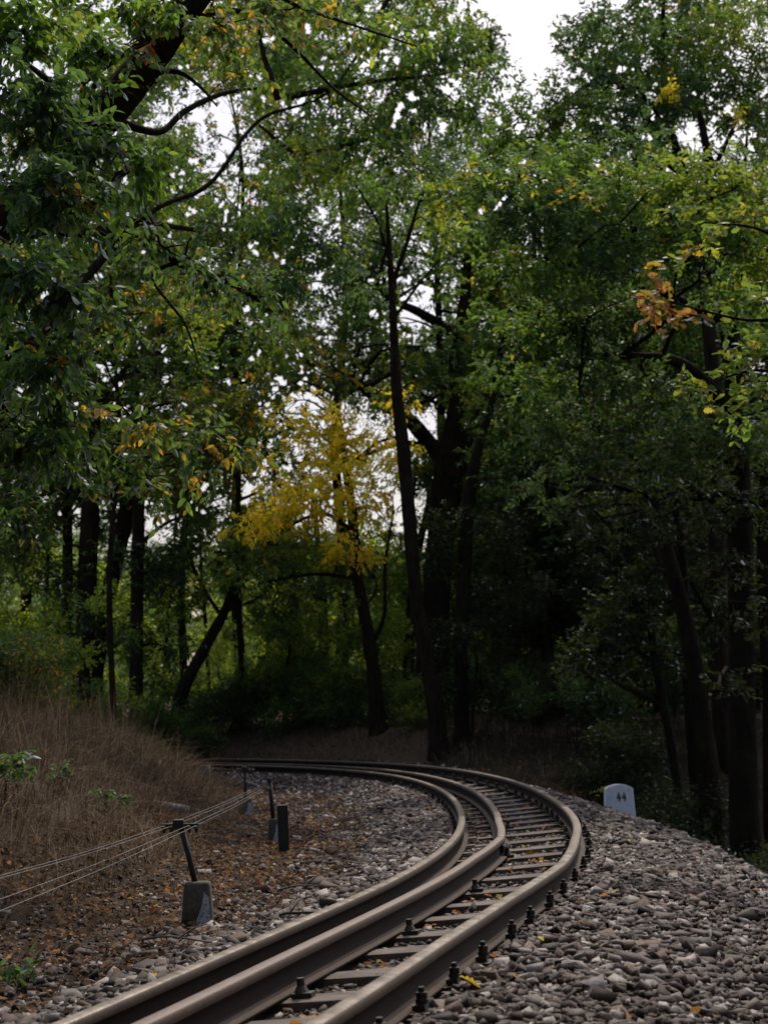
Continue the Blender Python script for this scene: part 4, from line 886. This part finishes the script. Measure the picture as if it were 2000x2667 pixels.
# a few broad-leafed weeds on the bank
for (u, v, sc, lab) in [(15, 1720, .30, 'broad-leafed green weed at the left edge of the bank'), (235, 1745, .20, 'small green weed half way up the grassy bank'), (330, 1610, .28, 'pale green weed near the top right of the bank'),
                        (60, 2120, .12, 'tiny green plant among the leaf litter at lower left'), (140, 1690, .2, 'thin green weed in the middle of the dry grass')]:
    p = ground_at(u, v + 20); z = p[2]; root = thing('weed', lab, 'plant', (p[0], p[1], z)); tb = Tubes(); bl = []
    for q in range(4):
        c = p + np.array([random.gauss(0, sc * .35), random.gauss(0, sc * .2), sc * random.uniform(.5, 1.1)]); bl.append((c, sc * .35, .8, 'blue'))
        branch_to(tb, p - np.array([0, 0, .03]), c, .004, .002, .1, 4, 6)
    tb.build('stems', M_BARK2, root, tuple(p)); add_crown(root, [(bl, 'lance', .06, dict(culling=0, k=6, spray=.1))], M_LEAF, p)

# ------------------------------------------------------------------ dry grass, leaf litter
def blades(n, region, lo, hi, pal, wid=.0028, lean=.9, clump=.0):
    s0, s1, t0, t1 = region; s = rng.uniform(s0, s1, n); t = rng.uniform(t0, t1, n)
    x, y, a = path(s, t); s2, t2 = st(x, y); ok = abs(t2 - t) < .4; x, y, s, t, a = x[ok], y[ok], s2[ok], t2[ok], a[ok]
    dn = nz(x, y, 1.7, 5); ok = rng.random(len(x)) < np.clip(.75 + .5 * dn, .2, 1); x, y, s, t, a = x[ok], y[ok], s[ok], t[ok], a[ok]; n = len(x)
    z = Hst(x, y, s, t); L = rng.uniform(lo, hi, n) * (1 + .35 * nz(x, y, 2.3, 8))
    # lean down the slope
    e = .15; gx_ = (H(x + e, y) - z) / e; gy_ = (H(x, y + e) - z) / e
    d = nrm(np.stack([-gx_ * 1.2 + rng.normal(0, 1., n) + .6 * nz(x, y, 3.1, 2), -gy_ * 1.2 + rng.normal(0, 1., n) + .6 * nz(x, y, 2.7, 7), np.zeros(n)], 1))
    P0 = np.stack([x, y, z - .02], 1); le = lean * rng.uniform(.3, 1.3, n)[:, None]; up = np.array([0, 0, 1.])
    seg = 4; V = np.empty((n, (seg + 1) * 2, 3)); side = nrm(np.cross(d, up) + rng.normal(0, .3, (n, 3)))
    for q in range(seg + 1):
        f = q / seg; c = P0 + L[:, None] * (up * (f - .55 * le * f * f) + d * le * .8 * f ** 1.5) * 1.0; w = wid * (1 - f * .85) * (1 + .3 * rng.random(n))[:, None]
        V[:, 2 * q] = c - side * w; V[:, 2 * q + 1] = c + side * w
    m = (seg + 1) * 2; f1 = np.array([[2 * q, 2 * q + 1, 2 * q + 3, 2 * q + 2] for q in range(seg)])
    Fc = (f1[None] + (np.arange(n) * m)[:, None, None]).reshape(-1, 4)
    pal = np.array(pal) * .82; C = pal[rng.integers(0, len(pal), n)] * rng.uniform(.5, 1.3, (n, 1)) * (.85 + .45 * nz(x, y, 1.3, 3))[:, None]
    return V.reshape(-1, 3), Fc, np.repeat(C, m, 0)
def join(L):
    V = []; Fs = []; C = []; o = 0
    for v, f, c in L: V.append(v); Fs.append(f + o); C.append(c); o += len(v)
    return np.concatenate(V), Fs, np.concatenate(C)
STR = [(.135, .09, .058), (.19, .128, .085), (.085, .056, .038), (.065, .043, .03), (.25, .185, .13), (.065, .055, .03)]
V, Fs, C = join([blades(46000, (2, 24, -7.5, -3.0), .15, .40, STR, .0028, 1.35), blades(9000, (2, 26, -7.5, -3.2), .3, .75, STR, .0026, .8), blades(2500, (6, 24, -7.5, -4.2), .5, .95, STR, .003, .45), blades(5000, (3, 26, -7, -3.0), .25, .6, [(.42, .31, .21), (.34, .24, .15)], .0024, 1.5), blades(15000, (20, 34, -6.5, -3.1), .2, .45, STR), blades(9000, (2, 30, -7.5, -4.0), .15, .4, [(.07, .09, .03), (.09, .10, .04)], .003, .6)])
o = npmesh('dry_grass', V, Fs, M_STRAW, col=C); tag(o, 'tangled dry brown grass covering the left bank', None, None, 'stuff')
V, Fs, C = join([blades(26000, (20, 42, 1.2, 6.5), .12, .32, [(.32, .22, .15), (.38, .27, .18), (.20, .14, .09), (.10, .12, .045)], .004), blades(5000, (14, 21, 1.8, 4), .15, .3, [(.07, .06, .035), (.05, .055, .025)], .004)])
o = npmesh('cutting_grass', V, Fs, M_STRAW, col=C); tag(o, 'short brown grass on the slope beyond the far rails', None, None, 'stuff')
def litter(zs, pal, size=.032):
    P = []
    for (s0, s1, t0, t1, n) in zs:
        s = rng.uniform(s0, s1, n); t = rng.uniform(t0, t1, n); x, y, a = path(s, t); s2, t2 = st(x, y); ok = abs(t2 - t) < .3
        ok &= rng.random(n) < np.clip(.6 + .6 * nz(x, y, 2.1, 9), .12, 1)
        x, y = x[ok], y[ok]; P.append(np.stack([x, y, Hst(x, y, s2[ok], t2[ok]) + rng.uniform(.004, .035, len(x))], 1))
    P = np.concatenate(P); n = len(P); tv, tf = leaf_shape('rhomb'); R = rotm(n, .45); s = size * np.exp(rng.normal(0, .35, n))
    V = P[:, None] + s[:, None, None] * np.einsum('nij,vj->nvi', R, tv * np.array([1, 1.5, 2.5]) - np.array([.5, 0, 0])); pal, w = pal; w = np.array(w, float) / sum(w)
    C = np.array(pal)[rng.choice(len(w), n, p=w)] * rng.uniform(.6, 1.25, (n, 1))
    return V.reshape(-1, 3), (tf[None] + (np.arange(n) * 4)[:, None, None]).reshape(-1, 4), np.repeat(C, 4, 0)
LP = ([(.13, .075, .045), (.19, .11, .06), (.07, .045, .03), (.36, .15, .05), (.30, .20, .12), (.05, .035, .025)], [6, 5, 5, 1.3, 1.2, 4])
V, Fs, C = join([litter([(-1, 14, -3.6, -1.6, 26000), (14, 30, -3.6, -1.6, 20000), (0, 28, -1.8, -.9, 1500), (20, 40, .6, 3, 5000)], LP), litter([(-1, 26, .1, 2.2, 600), (-1, 28, -.75, -.1, 900), (0, 14, -1.8, -.9, 160), (7, 16, -2.6, -1.9, 420)], ([(.50, .20, .04), (.42, .14, .035), (.30, .15, .07), (.5, .32, .05)], [4, 3, 3, 1]), .034),
                 litter([(-1, 16, 2.0, 4, 3000), (14, 24, 1.6, 4, 2500)], LP)])
o = npmesh('leaf_litter', V, Fs, M_LITTER, col=C); tag(o, 'brown and orange fallen leaves scattered over the ground', None, None, 'stuff')
# big yellow leaves one can point at
for (u, v, sz, c, lab) in [(1017, 2124, .085, (.62, .42, .03), 'large yellow leaf lying on the stones beside the outer rail'), (1167, 2031, .05, (.55, .48, .06), 'yellow leaf on the ballast above the largest yellow one'),
                           (1382, 2041, .035, (.45, .48, .07), 'small yellow-green leaf on the ballast in the middle of the shoulder'), (1357, 1818, .055, (.52, .46, .05), 'yellow leaf on the ballast below the numbered stone'),
                           (1328, 1928, .045, (.55, .36, .04), 'curled golden leaf on the ballast right of the outer rail'), (331, 2110, .055, (.60, .36, .04), 'golden leaf lying on the stones left of the inner rail'),
                           (1252, 1995, .045, (.5, .18, .05), 'rust-orange leaf beside a bolt of the outer rail'), (1072, 2064, .06, (.5, .15, .04), 'crumpled orange leaf on the ballast close to the outer rail')]:
    p = ground_at(u, v, .045); tv, tf = leaf_shape('oak'); tv = tv * np.array([1, 1.1, 1.8]) - np.array([.5, 0, 0]); R = rotm(1, .25)[0]
    o = npmesh('fallen_leaf', (R @ (tv * sz).T).T, tf, M_LITTER, col=np.array(c)); o.location = (p[0], p[1], p[2] + .008); tag(o, lab, 'leaf')
for (u0, v0, u1, v1, r, lab) in [(300, 2030, 540, 2046, .010, 'straight dead stick on the ground right below the concrete foot'), (575, 1990, 700, 1970, .014, 'short rotten branch lying in front of the square post'), (600, 1923, 760, 1916, .012, 'dark stick lying at the foot of the square post'),
                                 (505, 1960, 592, 1990, .004, 'thin pale curved twig beside the concrete foot'), (560, 1940, 690, 1932, .006, 'dark twig in the leaf litter behind the rotten branch'), (690, 1860, 800, 1868, .007, 'thin stick among stones right of the square post')]:
    a = ground_at(u0, v0, .03); b = ground_at(u1, v1, .03); tb = Tubes(); P = spline([a, a + (b - a) * .3 + np.array([0, .03, .02]), a + (b - a) * .65 + np.array([0, -.03, .015]), b], 12); tb.add(P, np.linspace(r, r * .5, 12) * .7, 7, .3)
    m_ = a + (b - a) * .4 + np.array([0, 0, .015]); tb.add(spline([m_, m_ + (b - a) * .15 + np.array([0, .05, .05]), m_ + (b - a) * .25 + np.array([0, .1, .06])], 5), np.linspace(r * .5, r * .2, 5), 5, .1)
    tag(tb.build('fallen_stick', M_STICK), lab, 'stick')

# ------------------------------------------------------------------ signal-wire posts and wires
def post(u, v, D, hgt, lean, lab, foot=True, cross=True, r=.017, footw=.19, foot_h=.24):
    p = at(u, v, D); z = H1(p[0], p[1]); base = (p[0], p[1], z)
    root = thing('wire_post', lab, 'post', base)
    if foot:
        bm = bmesh.new(); vs = add_box(bm, (0, 0, foot_h / 2 - .05), (footw, footw * .8, foot_h + .1), None, .74)
        bm_obj('concrete_foot', bm, M_CONC, root, .02, True)
        bm = bmesh.new(); w = footw / 2
        pl = [(-.02, -.02), (w * .88, -.02), (w * .72, foot_h * .66), (w * .44, foot_h * .78), (w * .30, foot_h * .45)]
        vs = [bm.verts.new((x, -footw * .4 * (1 - .26 * max(zz + .05, 0) / (foot_h + .1)) - .006, zz)) for x, zz in pl]
        f = bm.faces.new(vs); bmesh.ops.triangulate(bm, faces=[f]); bm_obj('whitewash_patch', bm, M_FLAKE, bpy.data.objects[root.name])
    tb = Tubes(); z0 = foot_h - .03 if foot else -.05; top = np.array([lean, 0, hgt])
    tb.add([np.array([lean * .1, 0, z0]), np.array([lean * .5, 0, (z0 + hgt) / 2]), top], [r, r * .98, r], 14); tb.build('pole', M_IRONP, root)
    if cross:
        bm = bmesh.new(); add_box(bm, tuple(top + np.array([0, 0, 0])), (.205, .022, .028)); add_box(bm, tuple(top + np.array([-.01, 0, .01])), (.06, .05, .05)); bm_obj('crossbar', bm, M_IRON, root, .003)
        for k in (-.088, -.045, .05, .09):
            bm = bmesh.new(); rot = Matrix.Rotation(PI / 2, 3, 'X'); add_cyl(bm, tuple(top + np.array([k, -.01, -.018])), .021, .021, .014, 16, Matrix.Rotation(PI / 2, 3, 'Y')); add_cyl(bm, tuple(top + np.array([k, -.01, -.018])), .008, .008, .024, 8, Matrix.Rotation(PI / 2, 3, 'Y')); bm_obj('pulley', bm, M_IRON, root, .002)
    return root, np.array(base), top + np.array(base)
g1 = ground_at(428, 2000)
r1, b1, t1 = post(428, 2000, g1[1], px2m(2000 - 1792, g1[1]) + .0, -px2m(36, g1[1]), 'nearest wire post, T-shaped with crossbar on a mossy concrete foot')
g2 = ground_at(592, 1822)
r2, b2, t2 = post(592, 1822, g2[1], px2m(1822 - 1690, g2[1]), -px2m(8, g2[1]), 'round wire post with pale concrete foot behind the square post', True, False, .021, .12, .22)
bm = bmesh.new(); add_cyl(bm, (t2 - b2)[:3] + np.array([0, 0, .01]), .028, .026, .03, 14); bm_obj('cap', bm, M_IRONP, r2, .003)
g3 = ground_at(614, 1846); hh = px2m(1846 - 1742, g3[1])
r3 = thing('square_post', 'dark square-cut wooden post standing in the gravel, in front of the round post', 'post', tuple(g3))
bm = bmesh.new(); add_box(bm, (0, 0, hh / 2 - .05), (px2m(23, g3[1]), .09, hh + .1)); bm_obj('timber', bm, M_IRONP, r3, .004).rotation_euler = (0, -.03, .1)
g4 = ground_at(531, 1762); r4, b4, t4 = post(531, 1762, g4[1], px2m(1762 - 1665, g4[1]), 0, 'faint far wire post with pale foot, left of the round post', True, True, .02, .19, .2)
g5 = ground_at(445, 1697); r5, b5, t5 = post(445, 1697, g5[1], px2m(1697 - 1655, g5[1]), 0, 'short dark stump-like post right beside the far inner rail', False, False, .06)
mid = at(564, 1697, 15.2)
# arm on the round post where the wires change direction
bm = bmesh.new(); v_ = Vector(mid - b2); w_ = Vector(t2 - b2) - Vector((0, 0, .07)); dd = (w_ - v_); add_box(bm, tuple((v_ + w_) / 2), (dd.length, .02, .025), dd.to_track_quat('X', 'Z').to_matrix()); bm_obj('wire_arm', bm, M_IRON, r2, .002)
def wire(pts, lab, r=.0016):
    tb = Tubes(); tb.add(spline(pts, 40), np.full(40, r * .68), 6); tag(tb.build('signal_wire', M_WIRE), lab, 'wire')
cb = t1
def sagp(a, b, s): return (a + b) / 2 - np.array([0, 0, s])
L1 = [at(-60, 1908, 6.6), at(-60, 1914, 6.5), at(-60, 1965, 6.3), at(-60, 1993, 6.2)]
heads = [cb + np.array([-.088, -.01, .004]), cb + np.array([-.045, -.01, .002]), cb + np.array([.05, -.01, .004]), cb + np.array([.09, -.01, .002])]
names = ['topmost', 'second highest', 'third, lower', 'lowest']
for k in range(4):
    e = mid + np.array([.01 * k, 0, -.012 * k]); far = at(498 + 14 * k, 1652 + k, 27)
    wire([L1[k], sagp(L1[k], heads[k], .012), heads[k]], '%s steel wire running from the left edge to the T-shaped post' % names[k])
    wire([heads[k], sagp(heads[k], e, .010), e], '%s steel wire from the T-shaped post to the round post' % ['leftmost', 'second', 'third', 'rightmost'][k], .0015)
    if k < 3: wire([e, sagp(e, far, .08), far], '%s thin wire from the round post back toward the far rails' % ['leftmost', 'middle', 'rightmost'][k], .0018)
# ribbed drain pipe end
pp = ground_at(378, 1748, .02); q0 = np.array([pp[0] - .13, pp[1] + .05, pp[2] + .02]); q1 = q0 + np.array([px2m(58, pp[1]), -.16, -.035]); tb = Tubes(); n = 40
rr = np.full(n, px2m(11, pp[1])) * (1 + .10 * np.sign(np.sin(np.arange(n) * 1.3))); tb.add(spline([q0 - (q1 - q0) * .5, q1], n), rr, 18); tag(tb.build('drain_pipe', M_PIPE), 'short ribbed grey pipe end poking out of the grassy bank', 'pipe')

# ------------------------------------------------------------------ numbered stone
D = 19.0; pk = at(1338, 1764, D); pt_ = at(1335, 1694, D); w1 = px2m(62, D); w0 = px2m(70, D); hs = pt_[2] - pk[2]; zg = H1(pk[0], pk[1]) - .15
root = thing('kilometre_stone', 'white painted marker stone reading 44 on the ballast shoulder', 'marker stone', (pk[0], pk[1], zg))
top = pt_[2] - zg; sh = top - px2m(9, D); hw1 = px2m(29, D); base_l = -px2m(33, D); base_r = px2m(35, D) ; dep = .13
bm = bmesh.new(); off = pt_[0] - pk[0]
arc = [(off - hw1 + 2 * hw1 * q / 10, sh + (top - sh) * math.sin(PI * q / 10) ** .8) for q in range(11)]
out = [(base_r, 0)] + arc[::-1] + [(base_l, 0)]
fr = [bm.verts.new((x, -dep / 2, z)) for x, z in out]; bk = [bm.verts.new((x, dep / 2, z)) for x, z in out]
bm.faces.new(fr); bm.faces.new(bk[::-1])
for q in range(len(out)): a = fr[q]; b = fr[(q + 1) % len(out)]; c = bk[(q + 1) % len(out)]; d = bk[q]; bm.faces.new((b, a, d, c))
bmesh.ops.recalc_face_normals(bm, faces=bm.faces[:]); bm_obj('stone_body', bm, M_PAINT, root, .007)
cx = at(1340, 1721, D); s4 = px2m(17, D)
for k in (-.62, .45):
    bm = bmesh.new()
    def stroke(a, b, w):
        a = Vector(a) * s4; b = Vector(b) * s4; d = b - a; add_box(bm, ((a.x + b.x) / 2 + (k * .62) * s4, -dep / 2 - .0035, (a.y + b.y) / 2), (d.length + w * s4, .003, w * s4), Matrix.Rotation(-math.atan2(d.y, d.x), 3, 'Y'))
    stroke((.02, .48), (-.20, -.12), .12); stroke((-.20, -.14), (.20, -.14), .14); stroke((.13, .22), (.10, -.48), .15); stroke((-.12, -.02), (.06, -.06), .10)
    dg = bm_obj('digit', bm, M_BLACK, root); dg.location = (cx[0] - pk[0], 0, cx[2] - zg); dg['label'] = 'black painted number 4'
root.rotation_euler = (0, 0, .06)
# little plant beside the stone
pz = at(1300, 1712, 19.4); rt = thing('weed', 'small pale-flowered weed just left of the numbered stone', 'plant', (pz[0], pz[1], H1(pz[0], pz[1]))); tb = Tubes(); branch_to(tb, np.array([pz[0], pz[1], H1(pz[0], pz[1])]), pz, .004, .002, .05, 4, 6); tb.build('stems', M_BARK2, rt, (pz[0], pz[1], H1(pz[0], pz[1])))
add_crown(rt, [([(pz, .10, .25, 'lime')], 'rhomb', .035, dict(culling=0, k=4, spray=.06))], M_LEAF, np.array([pz[0], pz[1], H1(pz[0], pz[1])]))

# ------------------------------------------------------------------ daylight
SUN_EL, SUN_AZ = 52.0, 14.0            # degrees; azimuth to the right of the viewing direction
sd = bpy.data.lights.new('sun', 'SUN'); sd.energy = 2.2; sd.angle = math.radians(.6); sd.color = (1, .90, .75)
so = link(bpy.data.objects.new('sun', sd)); el, az = math.radians(SUN_EL), math.radians(SUN_AZ)
dirv = Vector((math.sin(az) * math.cos(el), math.cos(az) * math.cos(el), math.sin(el))); so.rotation_euler = dirv.to_track_quat('Z', 'Y').to_euler()
w = bpy.data.worlds.new('World'); scn.world = w; w.use_nodes = True; nt = w.node_tree; nt.nodes.clear()
sky = nt.nodes.new('ShaderNodeTexSky'); sky.sky_type = 'NISHITA'; sky.sun_disc = False; sky.sun_elevation = el; sky.sun_rotation = az
sky.air_density = 1.2; sky.dust_density = 4.0; sky.ozone_density = 1.0; sky.altitude = 200
bg = nt.nodes.new('ShaderNodeBackground'); bg.inputs[1].default_value = .078; wo = nt.nodes.new('ShaderNodeOutputWorld')
tint = nt.nodes.new('ShaderNodeMix'); tint.data_type = 'RGBA'; tint.blend_type = 'MULTIPLY'; tint.inputs[0].default_value = 1; tint.inputs[7].default_value = (1.07, .99, 1.01, 1)
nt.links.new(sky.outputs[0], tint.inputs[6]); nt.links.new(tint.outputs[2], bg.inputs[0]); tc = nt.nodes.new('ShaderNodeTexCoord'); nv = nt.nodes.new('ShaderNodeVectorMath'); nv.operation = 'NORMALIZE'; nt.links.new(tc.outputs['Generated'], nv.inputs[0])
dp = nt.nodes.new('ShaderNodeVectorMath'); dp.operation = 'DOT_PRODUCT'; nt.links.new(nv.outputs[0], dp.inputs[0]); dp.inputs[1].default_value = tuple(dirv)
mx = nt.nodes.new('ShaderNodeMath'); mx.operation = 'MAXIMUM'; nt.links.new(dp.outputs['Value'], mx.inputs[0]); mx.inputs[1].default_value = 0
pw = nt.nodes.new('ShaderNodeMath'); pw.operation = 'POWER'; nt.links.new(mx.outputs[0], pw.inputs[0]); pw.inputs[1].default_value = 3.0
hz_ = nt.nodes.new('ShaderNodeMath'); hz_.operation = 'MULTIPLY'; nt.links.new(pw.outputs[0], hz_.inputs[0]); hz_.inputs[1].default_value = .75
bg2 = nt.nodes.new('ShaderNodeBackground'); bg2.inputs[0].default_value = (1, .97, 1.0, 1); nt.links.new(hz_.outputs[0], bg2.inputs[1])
ad = nt.nodes.new('ShaderNodeAddShader'); nt.links.new(bg.outputs[0], ad.inputs[0]); nt.links.new(bg2.outputs[0], ad.inputs[1]); nt.links.new(ad.outputs[0], wo.inputs[0])   # glow added around the sun to whiten the sky and strengthen the backlight
scn.view_settings.view_transform = 'Standard'; scn.view_settings.look = 'None'; scn.view_settings.exposure = 0; scn.view_settings.gamma = 1.25
cy = scn.cycles; cy.max_bounces = 6; cy.diffuse_bounces = 5; cy.glossy_bounces = 2; cy.transmission_bounces = 3; cy.transparent_max_bounces = 4
cy.use_denoising = True; cy.caustics_reflective = False; cy.caustics_refractive = False; cy.sample_clamp_indirect = 4
print('TRIS', sum(len(m.polygons) for m in bpy.data.meshes))
